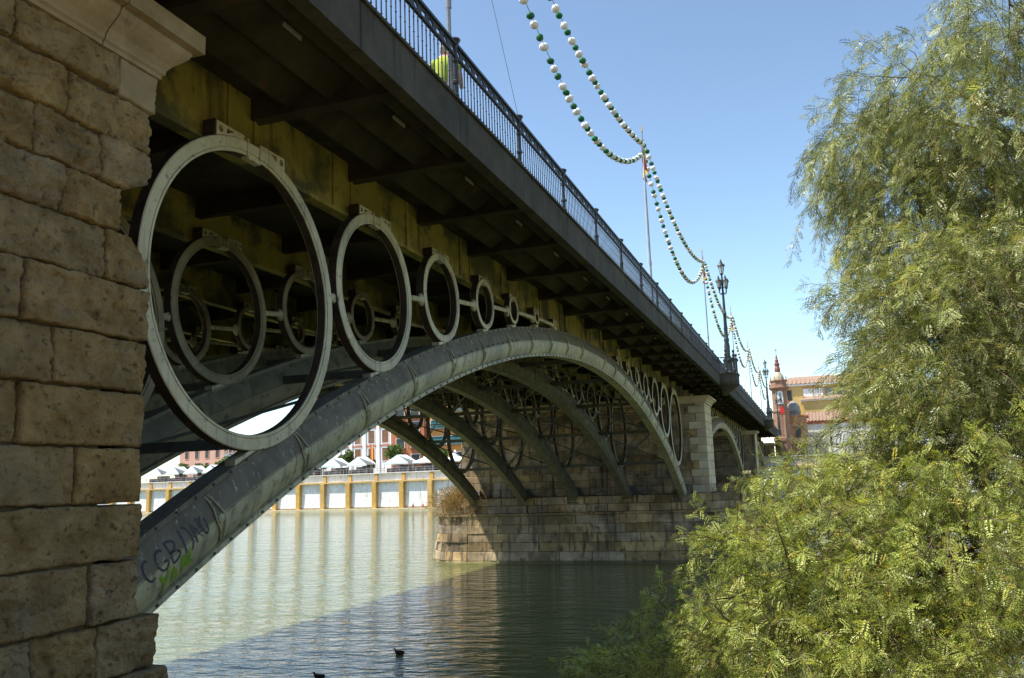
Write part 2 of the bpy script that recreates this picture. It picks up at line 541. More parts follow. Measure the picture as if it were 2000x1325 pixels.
SP = 6.72
s_list = [63.6+SP*k for k in range(-26, 16)]
for k in range(len(s_list)-1):
    a, c = s_list[k], s_list[k+1]
    m = MB()
    m.add([bank(a, -0.3, -1), bank(c-0.01, -0.3, -1), bank(c-0.01, 0, 5.3), bank(a, 0, 5.3), bank(a, 1.2, -1), bank(c-0.01, 1.2, -1), bank(c-0.01, 1.2, 5.3), bank(a, 1.2, 5.3)],
          [(0, 1, 2, 3), (3, 2, 6, 7), (0, 3, 7, 4), (1, 5, 6, 2), (4, 7, 6, 5)])
    m.build('wall_panel', M_quay, q)
    bbox(MB(), a, c-0.01, 0.15, 1.2, 5.62, 7.0).build('parapet_panel', M_quay, q)
    bbox(MB(), a, c-0.01, -0.78, 0.3, 5.3, 5.62).build('ledge_beam', M_ochre2, q)
    bbox(MB(), a, c-0.01, -0.30, 1.3, 7.0, 7.14).build('coping', M_quay, q)
    m = MB()
    m.cur = 0
    nst = 12
    for i in range(nst):
        z0 = -0.4+i*(5.7/nst)
        z1 = z0+5.7/nst-0.05
        of0 = -0.80+0.05*max(z0, 0)/5.3
        bbox(m, a-0.52, a+0.52, of0-0.12, 0.3, z0, z1)
        bbox(m, a-0.49, a+0.49, of0-0.06, 0.3, z1, z1+0.05)
    m.build('buttress', M_ochre, q)
    bbox(MB(), a-0.38, a+0.38, -0.16, 0.3, 5.62, 6.99).build('parapet_pier', M_ochre, q)
m = MB()
bbox(m, s_list[0], s_list[-1], -0.36, 0.2, 0.0, 0.42)
m.build('tide_band', M_ground, q)
bbox(MB(), s_list[0]-200, s_list[-1]+120, -1.6, -0.6, -1, 0.16).build('footing_ledge', M_pierw, q)

# ------------------------------------------------------------------ near abutment
ab = empty('stone_abutment', (-2.4, -0.95, 2.0), 'rough limestone bridge abutment of big eroded blocks in the near foreground', 'abutment')
YF = -0.95


def rough_stone(x0, x1, z0, z1, seed, rough=0.05, ragged=0.0, corner=False, yf=YF, depth=0.5, gap=0.012, flat=False, notch=None):
    """block with a quarried, weathered face; ragged eats into its right-hand arris"""
    x0 += gap; x1 -= gap*(0.2 if corner else 1); z0 += gap; z1 -= gap
    nx = min(110, max(14, int((x1-x0)/0.0145))); nz = max(12, int((z1-z0)/0.0145))
    so = Vector((seed*13.7, seed*5.1, seed*3.3))
    v, f = [], []
    off = random.uniform(-0.02, 0.012) if not flat else 0.0
    tilt = random.uniform(-0.04, 0.04)*(0 if flat else 1)
    for j in range(nz+1):
        tz = j/nz
        for i in range(nx+1):
            tx = i/nx
            x = x0+(x1-x0)*tx
            z = z0+(z1-z0)*tz
            P = Vector((x, 0, z))
            # wobbling outline
            eb = 0.014 if not flat else 0.003
            if j == 0 or j == nz: z += eb*noise.noise(P*7+so)+(0.6*eb)*noise.noise(P*21+so)
            if i == 0 or i == nx: x += eb*noise.noise(P*7-so)
            if corner:
                rag = ragged*(0.5+0.8*noise.fractal(Vector((3.0, seed*2.0, z*3.2)), 0.9, 2.0, 4))
                rag = max(rag, 0)
                if notch: rag += notch(tz)
                x -= rag*tx**3 + 0.018*noise.noise(Vector((seed, 9, z*22)))*(tx > 0.97)
            # relief
            h = noise.fractal(P*2.2+so, 0.85, 2.1, 6)*rough*0.9
            rid = 1-abs(noise.noise(Vector((x*2.0+z*1.6, 0, z*5.0-x))+so*1.3))*2
            h += rough*0.6*max(rid, -0.5)
            h += rough*0.42*noise.noise(P*9+so)+rough*0.34*noise.noise(P*23+so)+rough*0.22*noise.noise(P*47-so)
            lay = noise.noise(Vector((x*1.3, 3.0, z*11.0+x*2.2))+so)
            h -= rough*0.8*max(0, lay-0.18)
            pit = noise.noise(P*13-so)
            if pit > 0.25: h -= (pit-0.25)*rough*1.8
            ex = min(tx*(x1-x0), (1-tx)*(x1-x0), tz*(z1-z0), (1-tz)*(z1-z0))
            edge = max(0.0, 1-ex/0.013)
            h -= (0.024 if not flat else 0.01)*edge**1.6*(0.6+0.8*abs(noise.noise(P*6+so)))
            y = yf-h-off+tilt*(tz-0.5)*(z1-z0)
            v.append((x, y, z))
    n1 = nx+1
    for j in range(nz):
        for i in range(nx):
            a = j*n1+i
            f.append((a, a+1, a+n1+1, a+n1))
    # skirt back to depth, stepped for a rough side on the corner
    loop = [i for i in range(nx+1)]+[j*n1+nx for j in range(1, nz+1)]+[nz*n1+i for i in range(nx-1, -1, -1)]+[j*n1 for j in range(nz-1, 0, -1)]
    prev = loop
    for d in ((0.12, 0.3, depth) if corner else (depth,)):
        base = len(v)
        for k in loop:
            p = v[k]
            jx = 0.02*noise.noise(Vector((seed, p[2]*9, d*9))) if corner else 0
            v.append((p[0]+jx, yf+d, p[2]))
        cur = list(range(base, base+len(loop)))
        for k in range(len(loop)):
            k2 = (k+1) % len(loop)
            f.append((prev[k], cur[k], cur[k2], prev[k2]))
        prev = cur
    return v, f


Z = [3.69, 4.22, 4.73, 5.24, 5.76, 6.26, 6.78, 7.27, 7.71, 8.16, 8.61]
XR = -0.97
# each course: vertical joints (x), right end, raggedness of the arris
courses = [
    (3.20, 3.69, [-4.3, -3.2, -2.13, -1.46], -0.68, 0.03),
    (3.69, 4.22, [-4.0, -2.75, -1.56], -0.97, 0.02),
    (4.22, 4.73, [-3.9, -2.72], -0.98, 0.02),
    (4.73, 5.24, [-4.2, -3.0, -1.78], -1.0, 0.03),
    (5.24, 5.76, [-3.5, -2.38], -0.985, 0.02),
    (5.76, 6.26, [-4.1, -3.1, -2.09], -0.98, 0.02),
    (6.26, 6.78, [-3.5, -2.42], -0.97, 0.02),
    (6.78, 7.27, [-3.8, -2.7, -1.54], -0.98, 0.06),
    (7.27, 7.71, [-4.2, -3.2, -2.06], -1.36, 0.03),
    (7.71, 8.16, [-3.4, -2.39, -1.66], -0.98, 0.08),
    (8.16, 8.61, [-3.9, -2.9, -2.07], -0.99, 0.07),
]
sid = 1
for z0, z1, js, xr, rag in courses:
    xs = [-6.5]+js+[xr]
    for k in range(len(xs)-1):
        last = k == len(xs)-2
        rough = 0.055 if z0 > 7.2 else (0.024 if 4.2 < z0 < 5.7 else 0.034)
        notch = None
        if last and abs(z0-7.71) < 0.01: notch = (lambda t: 0.30*max(0, 0.30-t)/0.30)
        if last and abs(z0-6.78) < 0.01: notch = (lambda t: 0.28*max(0, t-0.55)/0.45)
        v, f = rough_stone(xs[k], xs[k+1], z0, z1, sid, rough, rag, last, notch=notch)
        me = make_mesh('stone', v, f, M_stone, smooth=True)
        inst(me, 'stone', ab, (0, 0, 0))
        sid += 1
# lower courses of the foot, stepping out
for z0, z1, xr, yf in ((2.65, 3.20, -0.56, -0.99), (2.1, 2.65, -0.3, -1.1), (1.5, 2.1, 0.2, -1.3), (0.8, 1.5, 0.4, -1.4)):
    xs = [-6.5, -4.4, -3.0, -1.7, xr]
    for k in range(4):
        v, f = rough_stone(xs[k], xs[k+1], z0, z1, sid, 0.05, 0.06, k == 3, yf=yf)
        inst(make_mesh('stone', v, f, M_stone, smooth=True), 'stone', ab, (0, 0, 0))
        sid += 1
# dressed frieze under the cornice, cracked
for xa, xb, za in ((-6.5, -2.66, 8.61), (-2.66, -1.48, 8.63), (-1.48, -0.965, 8.61)):
    v, f = rough_stone(xa, xb, za, 9.02, sid, 0.012 if xb > -1.2 else 0.035, 0.0, xb > -1.2, flat=xb > -1.2)
    inst(make_mesh('frieze_block', v, f, M_smooth if xb > -1.2 else M_stone, smooth=True), 'frieze_block', ab, (0, 0, 0))
    sid += 1
# moulded cornice swept round the corner: profile (projection, z)
prof = [(-0.02, 9.0), (0.03, 9.0), (0.03, 9.04), (0.055, 9.06), (0.06, 9.10), (0.10, 9.16), (0.165, 9.22), (0.215, 9.275), (0.235, 9.325), (0.235, 9.345), (0.325, 9.36), (0.325, 9.56), (0.28, 9.585), (-0.3, 9.60)]


def cornice_piece(xa, xb, corner):
    v, f = [], []
    for p, z in prof:
        row = [(xa, YF-p, z), (xb+(p if corner else 0), YF-p, z)]
        if corner: row.append((xb+p, 0.4, z))
        v += row
    n = 3 if corner else 2
    for i in range(len(prof)-1):
        for k in range(n-1):
            a = i*n+k
            f.append((a, a+1, a+n+1, a+n))
    f.append(tuple(i*n for i in range(len(prof)-1, -1, -1)))
    f.append(tuple(i*n+n-1 for i in range(len(prof))))
    return v, f


for xa, xb, c_ in ((-6.5, -3.2, False), (-3.19, -1.735, False), (-1.72, XR, True)):
    v, f = cornice_piece(xa, xb, c_)
    inst(make_mesh('cornice_block', v, f, M_smooth), 'cornice_block', ab, (0, 0, 0))
# mortar core behind the facing stones
m = MB()
m.box(-6.5, -1.47, YF+0.07, 0.2, -1, 9.0)
m.box(-6.5, -1.02, -0.46, 16, -1, 9.3)
m.build('mortar_core', M_mortar, ab)

# unseen retaining wall of the near embankment, added behind the viewer to block sky light
rw = empty('unseen_embankment_wall', (-15, -40, 2.5), 'tall stone embankment wall of the near bank, unseen, added to block sky light', 'wall')
MB().box(-16.5, -15.0, -90, -0.9, 0, 10.2).build('wall', M_pier, rw)
MB().box(-16.7, -14.8, -90, -0.9, 10.2, 10.5).build('coping', M_smooth, rw)

# ------------------------------------------------------------------ the iron bridge
S = 43.46
PER = 48.74                       # span to span
RE, ZC = 47.9, 9.5                # extrados radius, crown height
RW = 3.2465                       # rib spacing
NR = 5
YC0 = 0.17
D_R = 0.82
bridge = empty('iron_arch_bridge', (0, 0, 0), 'iron arch bridge with ring spandrels and ochre girders crossing the river', 'bridge')


def ext(x):
    return ZC-RE+math.sqrt(RE*RE-(x-S/2)**2)


# cross section of a rib (half width y, radial offset from centreline)
sec = [(-0.15, 0.41), (-0.15, 0.345), (-0.115, 0.335), (-0.165, 0.25), (-0.215, 0.14), (-0.245, 0.035), (-0.232, 0.03), (-0.232, 0.015), (-0.248, 0.01), (-0.245, -0.08), (-0.215, -0.18), (-0.165, -0.28), (-0.125, -0.335), (-0.18, -0.345), (-0.18, -0.41)]
full = sec+[(-a, b) for a, b in reversed(sec)]


def rib_mesh(ma, mb):
    n = 72
    a0 = math.asin((S/2+0.95)/RE)
    v, f, mi = [], [], []
    m_ = len(full)
    for i in range(n+1):
        t = -a0+2*a0*i/n
        for y, o in full:
            r = RE-D_R/2+o
            v.append((S/2+r*math.sin(t), y, ZC-RE+r*math.cos(t)))
    for i in range(n):
        for k in range(m_):
            k2 = (k+1) % m_
            f.append((i*m_+k, i*m_+k2, (i+1)*m_+k2, (i+1)*m_+k))
            om = (full[k][1]+full[k2][1])/2
            mi.append(1 if om > 0.03 else 0)
    f.append(tuple(range(m_-1, -1, -1))); mi.append(0)
    f.append(tuple(range(n*m_, n*m_+m_))); mi.append(0)
    return make_mesh('arch_rib', v, f, [ma, mb], mi, smooth='auto')


def rib_side(x_arc, o, lift=0.0):
    """point on the near (-y) side of a rib: arc length from x=0 end, radial offset"""
    a0 = math.asin((S/2)/RE)
    t = -a0+x_arc/(RE-D_R/2)
    pts = sec[2:13]
    y = pts[-1][0]
    for (ya, oa), (yb, ob) in zip(pts[:-1], pts[1:]):
        if ob <= o <= oa:
            y = ya+(yb-ya)*(o-oa)/(ob-oa) if abs(ob-oa) > 1e-9 else ya
            break
    r = RE-D_R/2+o
    return Vector((S/2+r*math.sin(t), y-lift, ZC-RE+r*math.cos(t)))


def joint_mesh():
    """the bolted joint band of a rib: moulded collar with a boss, at local origin, arc along +x"""
    m = MB()
    c = [(-0.13, 0.30), (-0.185, 0.24), (-0.235, 0.14), (-0.262, 0.05), (-0.265, -0.03), (-0.26, -0.10), (-0.232, -0.19), (-0.185, -0.28), (-0.14, -0.32)]
    for sgn in (-1, 1):
        for side in (-1, 1):
            path = []
            for y, o in c:
                bow = 0.03+0.055*(1-abs(o)/0.33)**2*(1 if o > 0 else 1.0)
                if abs(o) < 0.06: bow = 0.075
                path.append(Vector((sgn*bow, side*(-y), o)))
            m.tube(path, 0.013, 6)
    for side in (-1, 1):
        m.add(*disc_boss(side))
    return m.mesh('joint_collar', [M_rib], smooth='auto')


def disc_boss(side):
    n = 12
    v, f = [], []
    for r, d in ((0.062, 0.0), (0.058, 0.03), (0.035, 0.042)):
        for k in range(n):
            t = 2*PI*k/n
            v.append((r*math.cos(t), side*(0.245+d), r*math.sin(t)))
    for i in range(2):
        for k in range(n):
            k2 = (k+1) % n
            f.append((i*n+k, i*n+k2, (i+1)*n+k2, (i+1)*n+k))
    f.append(tuple(range(2*n, 3*n)))
    return v, f


QX = [2.003, 5.637, 8.538, 11.1, 13.23, 15.27, 17.2]
QR = [2.116, 1.399, 0.933, 0.600, 0.368, 0.205, 0.11]
ZT = 9.553
RWID = [0.205, 0.185, 0.15, 0.12, 0.095, 0.07, 0.042]
RDEP = 0.17


def ring_mesh(r, w, face=None):
    """moulded annulus: pale faces, brown rims; local centre, plane xz, front at y=0"""
    n = 96 if r > 1 else (56 if r > 0.5 else 32)
    g = min(0.02, w*0.1)
    pr = [(r, 0.012), (r-0.012, 0.0), (r-w*0.72, 0.0), (r-w*0.74, g), (r-w*0.80, g), (r-w*0.82, 0.004), (r-w*0.97, 0.006), (r-w, 0.02),
          (r-w, RDEP-0.02), (r-w*0.9, RDEP), (r-0.01, RDEP), (r, RDEP-0.01)]
    m_ = len(pr)
    v, f, mi = [], [], []
    for i in range(n):
        t = 2*PI*i/n
        for a, y in pr:
            v.append((a*math.cos(t), y, a*math.sin(t)))
    for i in range(n):
        i2 = (i+1) % n
        for k in range(m_):
            k2 = (k+1) % m_
            f.append((i*m_+k, i2*m_+k, i2*m_+k2, i*m_+k2))
            mi.append(1 if k in (7, 11) else 0)
    return make_mesh('spandrel_ring', v, f, [face or M_ring, M_rust], mi, smooth='auto')


def hole(cx, cy, r, n=14, sx=1.0):
    return [(cx+r*sx*math.cos(2*PI*k/n), cy+r*math.sin(2*PI*k/n)) for k in range(n)]


def top_bracket_mesh(r):
    """pair of pierced gussets and a clamp over the top of a ring; local origin at ring top centre"""
    s = 0.82*min(1.0, 0.42+r*0.3)
    m = MB()
    for sg in (-1, 1):
        # arc follows the ring
        x0, x1 = 0.20*s+0.02, 0.95*s*min(1, 0.55+r*0.25)
        pts = []
        for k in range(7):
            x = x1+(x0-x1)*k/6
            pts.append((sg*x, math.sqrt(max(r*r-x*x, 0))-r+0.004))
        drop = pts[0][1]
        outer = [(sg*x0, 0.075*s), (sg*x1, 0.075*s)]+pts
        if r > 0.5:
            hh = (0.075*s-drop)
            hx = sg*(x1-0.42*hh)
            hs = [hole(hx, 0.075*s-0.42*hh, hh*0.24)]
            tx = sg*(x1-1.25*hh)
            if x1-1.5*hh > x0: hs.append([(tx+sg*0.25*hh, 0.075*s-0.18*hh), (tx-sg*0.5*hh, 0.075*s-0.18*hh), (tx+sg*0.25*hh, 0.075*s-0.55*hh)])
        else:
            hs = []
        m.prism(outer, hs, (0, 0.02, 0), (1, 0, 0), (0, 0, 1), (0, 0.10, 0))
        m.cur = 1
        m.box(min(sg*x1, sg*(x1+0.03)), max(sg*x1, sg*(x1+0.03)), 0.03, RDEP+0.05, min(drop, 0)-0.02*s, 0.09*s)
        m.cur = 0
    # clamp straps
    w = 0.30*s
    for x in (-0.17*s, 0.17*s):
        m.box(x-0.012, x+0.012, -0.012, RDEP*0.6, -w, 0.03)
    m.box(-0.17*s, 0.17*s, -0.02, RDEP*0.5, -w*1.05, -w*0.86)
    return m.mesh('clamp_bracket', [M_ring, M_rust])


def link_mesh(L):
    """spool between two rings, local origin at mid"""
    m = MB()
    h = L/2
    fl = min(0.13, 0.06+L*0.1)
    e = min(0.05, h*0.5)
    pr = [(-h-0.05, fl*1.25), (-h, fl*0.95), (-h+e, 0.055), (-0.02, 0.05), (-0.02, 0.06), (0.02, 0.06), (0.02, 0.05), (h-e, 0.055), (h, fl*0.95), (h+0.05, fl*1.25)]
    n = 10
    v, f = [], []
    for x, r in pr:
        for k in range(n):
            t = 2*PI*k/n
            v.append((x, 0.085+0.6*r*math.cos(t), r*math.sin(t)))
    for i in range(len(pr)-1):
        for k in range(n):
            k2 = (k+1) % n
            f.append((i*n+k, (i+1)*n+k, (i+1)*n+k2, i*n+k2))
    return make_mesh('ring_link', v, f, M_ring, smooth='auto')


def pad_mesh(r):
    m = MB()
    s = min(1, 0.35+r*0.35)
    m.prism([(-0.34*s, -0.10), (0.34*s, -0.10), (0.30*s, 0.0), (0.16*s, -0.015), (-0.16*s, -0.015), (-0.30*s, 0.0)], [], (0, 0.02, 0), (1, 0, 0), (0, 0, 1), (0, 0.16, 0))
    return m.mesh('seat_pad', [M_ring])


RIB = rib_mesh(M_rib, M_ribdust)
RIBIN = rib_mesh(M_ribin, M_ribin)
JOINT = joint_mesh()
RINGS = [ring_mesh(r, w) for r, w in zip(QR, RWID)]
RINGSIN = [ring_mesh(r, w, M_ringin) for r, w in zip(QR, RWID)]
BRK = [top_bracket_mesh(r) for r in QR]
PADS = [pad_mesh(r) for r in QR]
LINKS = [link_mesh(max(0.06, QX[i+1]-QX[i]-QR[i]-QR[i+1])) for i in range(6)]
bm = MB()
bm.lathe([(0.022, 0), (0.022, 0.016), (0.014, 0.022)], (0, 0, 0), 6)
BOLT = bm.mesh('bolt', [M_iron])
JX = [1.15, 3.05, 4.95, 6.85, 8.75, 10.6, 12.5, 14.4, 16.3, 18.2, 20.1]
JX = JX+[S-x for x in reversed(JX)]


def arc_angle(x):
    return math.asin((x-S/2)/RE)


for sp in range(3):
    ox = sp*PER
    for k in range(NR):
        yo = k*RW
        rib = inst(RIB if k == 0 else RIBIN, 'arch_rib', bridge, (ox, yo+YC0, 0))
        nj = JX if (sp == 0 and k == 0) else (JX[2:-2:2] if sp == 0 and k < 3 else [])
        for x in nj:
            t = arc_angle(x)
            r = RE-D_R/2
            inst(JOINT, 'joint_collar', rib, (ox+S/2+r*math.sin(t), yo+YC0, ZC-RE+r*math.cos(t)), (0, t, 0))
        if sp == 0 and k == 0:
            # bolts in the flanges
            x = 0.1
            L_ = 0.0
            cnt = 0
            while L_ < 46 and cnt < 290:
                for oo, yy in ((0.375, -0.15), (-0.375, -0.18)):
                    t = -math.asin((S/2)/RE)+L_/(RE-D_R/2)
                    r = RE-D_R/2+oo
                    P = (S/2+r*math.sin(t), YC0+yy, ZC-RE+r*math.cos(t))
                    inst(BOLT, 'bolt', rib, P, (PI/2, 0, 0))
                    cnt += 1
                if 9 < L_ < 14 and cnt % 3 == 0:
                    P = rib_side(L_, 0.06)
                    inst(BOLT, 'bolt', rib, (P.x, P.y+YC0, P.z), (PI/2, 0, 0), (1, 1, 1.6))
                    cnt += 1
                L_ += 0.36
        for i in range(7):
            for mir in (0, 1):
                if sp == 2 and i > 3: continue
                x = QX[i] if not mir else S-QX[i]
                c = (ox+x, yo, ZT-QR[i])
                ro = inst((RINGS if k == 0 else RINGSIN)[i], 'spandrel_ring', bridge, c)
                if sp == 0 or k == 0:
                    inst(BRK[i], 'clamp_bracket', ro, (ox+x, yo, ZT))
                    t = arc_angle(x)
                    inst(PADS[i], 'seat_pad', ro, (ox+x-QR[i]*0, yo, ext(x)+0.07), (0, t, 0))
                if i < 6 and (sp < 2):
                    x2 = QX[i+1] if not mir else S-QX[i+1]
                    xa = (x+QR[i]*(1-2*mir)+x2-QR[i+1]*(1-2*mir))/2
                    za = (2*ZT-QR[i]-QR[i+1])/2
                    xa_, xb_ = x+QR[i]*(1-2*mir)*0.995, x2-QR[i+1]*(1-2*mir)*0.995
                    slope = math.atan2((QR[i]-QR[i+1]), (x2-x))*0.75
                    za = ZT-(QR[i]+QR[i+1])/2
                    inst(LINKS[i], 'ring_link', ro, (ox+xa, yo, za), (0, -slope, 0))

# feet of the ribs: iron shoes against the pier
for k in range(NR):
    x = S+0.35
    t = arc_angle(x)
    r = RE-D_R/2
    m = MB()
    c = Vector((S/2+r*math.sin(t), k*RW+YC0, ZC-RE+r*math.cos(t)))
    d = Vector((math.cos(t), 0, -math.sin(t)))
    u = Vector((math.sin(t), 0, math.cos(t)))
    m.obox(c-u*0.52-Vector((0, 0.33, 0))-d*0.12, d*0.9, (0, 0.66, 0), u*1.04)
    m.build('rib_shoe', M_iron, bridge)

# cross bracing between the ribs, straps and rods
for sp in range(2):
    ox = sp*PER
    nodes = [3.4, 7.6, 11.8, 16.0, 20.2]
    nodes = nodes+[S-x for x in reversed(nodes)]
    for k in range(NR-1):
        ya, yb = k*RW+YC0+0.2, (k+1)*RW+YC0-0.2
        for x in nodes:
            z = ext(x)-0.35
            m = MB()
            m.beam((ox+x, ya, z), (ox+x, yb, z), 0.10, 0.16)
            m.build('cross_strut', M_iron, bridge)
            if x < 38: continue
            m = MB()
            m.tube([(ox+x, ya, ZT-0.6), (ox+x, yb, z+0.1)], 0.022, 6)
            m.tube([(ox+x, yb, ZT-0.6), (ox+x, ya, z+0.1)], 0.022, 6)
            m.build('sway_rod', M_iron, bridge)
        for a, c in zip(nodes[:-1], nodes[1:]):
            za, zc = ext(a)-0.35, ext(c)-0.35
            m = MB()
            m.tube([(ox+a, ya, za), (ox+c, yb, zc)], 0.032, 6)
            if not (sp == 0 and k == 0 and a < 4): m.build('bracing_rod', M_iron, bridge)
            if sp == 0:
                m = MB()
                m.tube([(ox+a, yb, za), (ox+c, ya, zc)], 0.032, 6)
                m.build('bracing_rod', M_iron, bridge)
    # long ties between ring centres
    for x in (S-3.82, S-7.1, S-2.0, S-5.6):
        m = MB()
        m.tube([(ox+x, 0.2, 8.0), (ox+x, NR*RW-RW+0.1, 8.0)], 0.028, 6)
        m.build('tie_rod', M_iron, bridge)

# main girders, soffit, cross beams
XEND = 139.0
DP, P0 = 3.0585, 3.6944
DB, B0x = 2.809, 2.407
for k in range(NR):
    yo = k*RW+0.28
    m = MB()
    m.box(-3.0, XEND, yo, yo+0.08, 9.46, 10.41)
    m.box(-3.0, XEND, yo-0.05, yo+0.16, 9.40, 9.46)
    m.build('main_girder', M_girder, bridge)
nb = int((XEND-B0x)/DB)
st = MB().box(-0.03, 0.03, -0.03, 0.0, 9.47, 10.40).mesh('stiffener', [M_girder])
for j in range(-1, nb):
    x = B0x+j*DB
    inst(st, 'stiffener', bridge, (x-0.02, 0.28, 0))
    if j < 16: inst(st, 'stiffener', bridge, (x-0.62, 0.28, 0))
    m = MB()
    m.add([(x-0.11, -2.0, 10.10), (x+0.11, -2.0, 10.10), (x+0.11, 0.28, 10.08), (x-0.11, 0.28, 10.08), (x-0.11, -2.0, 10.42), (x+0.11, -2.0, 10.42), (x+0.11, 0.28, 10.42), (x-0.11, 0.28, 10.42)],
          [(0, 3, 2, 1), (4, 5, 6, 7), (0, 1, 5, 4), (1, 2, 6, 5), (2, 3, 7, 6), (3, 0, 4, 7)])
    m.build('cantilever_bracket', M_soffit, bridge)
    if j < 32:
        for k in range(NR-1):
            m = MB()
            m.box(x-0.08, x+0.08, k*RW+0.37, (k+1)*RW+0.27, 9.86, 10.22)
            m.build('cross_beam', M_soffit, bridge)
# longitudinal stringers of the cantilever: wedge shaped, sloping soffits
for yy in (-1.85, -1.18, -0.5):
    m = MB()
    m.add([(-3.0, yy-0.20, 10.41), (-3.0, yy+0.16, 10.18), (-3.0, yy+0.20, 10.18), (-3.0, yy+0.20, 10.41), (XEND, yy-0.20, 10.41), (XEND, yy+0.16, 10.18), (XEND, yy+0.20, 10.18), (XEND, yy+0.20, 10.41)],
          [(0, 1, 5, 4), (1, 2, 6, 5), (2, 3, 7, 6), (3, 0, 4, 7), (0, 3, 2, 1), (4, 5, 6, 7)])
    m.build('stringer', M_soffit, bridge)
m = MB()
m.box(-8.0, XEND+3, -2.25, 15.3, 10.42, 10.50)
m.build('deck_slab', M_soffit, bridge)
for k in range(NR-1):
    m = MB()
    m.box(-3.0, XEND, k*RW+0.44, (k+1)*RW+0.24, 10.22, 10.30)
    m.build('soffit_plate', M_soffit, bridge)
MB().box(-8.0, XEND+3, 15.3, 15.45, 9.82, 10.5).build('far_edge_beam', M_fascia, bridge)
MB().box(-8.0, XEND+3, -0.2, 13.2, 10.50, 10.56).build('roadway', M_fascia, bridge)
npost = int((XEND-P0)/DP)
fp = MB()
fp.box(0.006, DP-0.006, -2.42, -2.22, 9.82, 10.44)
fp.box(0.006, DP-0.006, -2.46, -2.10, 10.44, 10.485)
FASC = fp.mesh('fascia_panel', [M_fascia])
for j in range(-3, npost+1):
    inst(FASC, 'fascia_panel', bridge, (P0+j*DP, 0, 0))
# unlit tube fittings tucked behind the fascia
lt = MB()
lt.box(-0.18, 0.18, -0.016, 0.016, -0.01, 0.02)
lt.tube([(-0.19, 0, -0.02), (0.19, 0, -0.02)], 0.011, 6)
LT = lt.mesh('tube_fitting', [M_tubel])
for j in range(-1, 26):
    inst(LT, 'tube_fitting', bridge, (B0x+j*DB+0.85, -1.62, 10.12))

# graffiti on the foot of the nearest rib
def stroke(m, pts, w, o0=0.0, u0=0.0, su=1.0, sv=1.0, lift=0.004):
    prevs = None
    dense = []
    for a, b_ in zip(pts[:-1], pts[1:]):
        for i in range(4): dense.append((a[0]+(b_[0]-a[0])*i/4, a[1]+(b_[1]-a[1])*i/4))
    dense.append(pts[-1])
    vs, fs = [], []
    for i, p in enumerate(dense):
        a = dense[max(i-1, 0)]; b_ = dense[min(i+1, len(dense)-1)]
        dx, dy = (b_[0]-a[0])*su, (b_[1]-a[1])*sv
        l = math.hypot(dx, dy) or 1
        nx, ny = -dy/l, dx/l
        for sg in (-1, 1):
            P = rib_side(u0+p[0]*su+sg*nx*w/2, max(-0.33, min(0.33, o0+p[1]*sv+sg*ny*w/2)), lift)
            vs.append(P+Vector((0, YC0, 0)))
    for i in range(len(dense)-1):
        fs.append((2*i, 2*i+1, 2*i+3, 2*i+2))
    m.add(vs, fs)


def arcp(cx, cy, rx, ry, a0, a1, n=10):
    return [(cx+rx*math.cos(math.radians(a0+(a1-a0)*i/n)), cy+ry*math.sin(math.radians(a0+(a1-a0)*i/n))) for i in range(n+1)]


gm = MB()
letters = [
    (0.10, [arcp(0.10, 0.15, 0.10, 0.15, 60, 300)]),
    (0.36, [arcp(0.11, 0.15, 0.11, 0.15, 50, 340), [(0.21, 0.10), (0.12, 0.12)]]),
    (0.64, [[(0, 0), (0.0, 0.32)], arcp(0, 0.235, 0.15, 0.085, 90, -90), arcp(0, 0.075, 0.18, 0.08, 90, -90)]),
    (0.93, [[(0.0, -0.02), (0.03, 0.34)]]),
    (1.03, [arcp(-0.02, 0.15, 0.12, 0.2, 75, -75)]),
    (1.20, [[(0, 0), (0.0, 0.3), (0.14, 0.02), (0.15, 0.32)], arcp(0.24, 0.16, 0.06, 0.14, 90, 400)]),
]
for u0, ss in letters:
    for pts in ss: stroke(gm, pts, 0.028, -0.06, u0*0.8-0.16, 0.8, 0.78)
g = gm.build('graffiti_lettering', M_blue, bridge)
g['label'] = 'blue sprayed graffiti letters on the foot of the nearest arch'
gm = MB()
for pts in ([(0.22, -0.08), (0.30, -0.22), (0.26, -0.33)], [(0.40, -0.06), (0.30, -0.22)], [(0.44, -0.28), (0.47, -0.12), (0.53, -0.27)], [(0.44, -0.20), (0.52, -0.2)],
            [(0.62, -0.26), (0.63, -0.08), (0.72, -0.10), (0.65, -0.17), (0.76, -0.24)], [(0.80, -0.06), (0.74, -0.2), (0.82, -0.22)]):
    stroke(gm, pts, 0.05, 0.0, -0.10, 0.95, 1.0, 0.006)
g = gm.build('lime_graffiti', M_limep, bridge)
g['label'] = 'lime green sprayed graffiti under the blue letters'

# ------------------------------------------------------------------ masonry piers
def stadium(hw, y0, y1, step, batter=0.0):
    """perimeter points (x,y) of a stadium: straight sides y0..y1, round ends; counter-clockwise"""
    pts = []
    ns = max(2, int(round((y1-y0)/step)))
    for i in range(ns): pts.append((-hw, y1-(y1-y0)*i/ns))
    na = max(4, int(round(PI*hw/step)))
    for i in range(na): 
        t = PI+PI*i/na
        pts.append((hw*math.cos(t), y0+hw*math.sin(t)))
    for i in range(ns): pts.append((hw, y0+(y1-y0)*i/ns))
    for i in range(na):
        t = PI*i/na
        pts.append((hw*math.cos(t), y1+hw*math.sin(t)))
    return pts


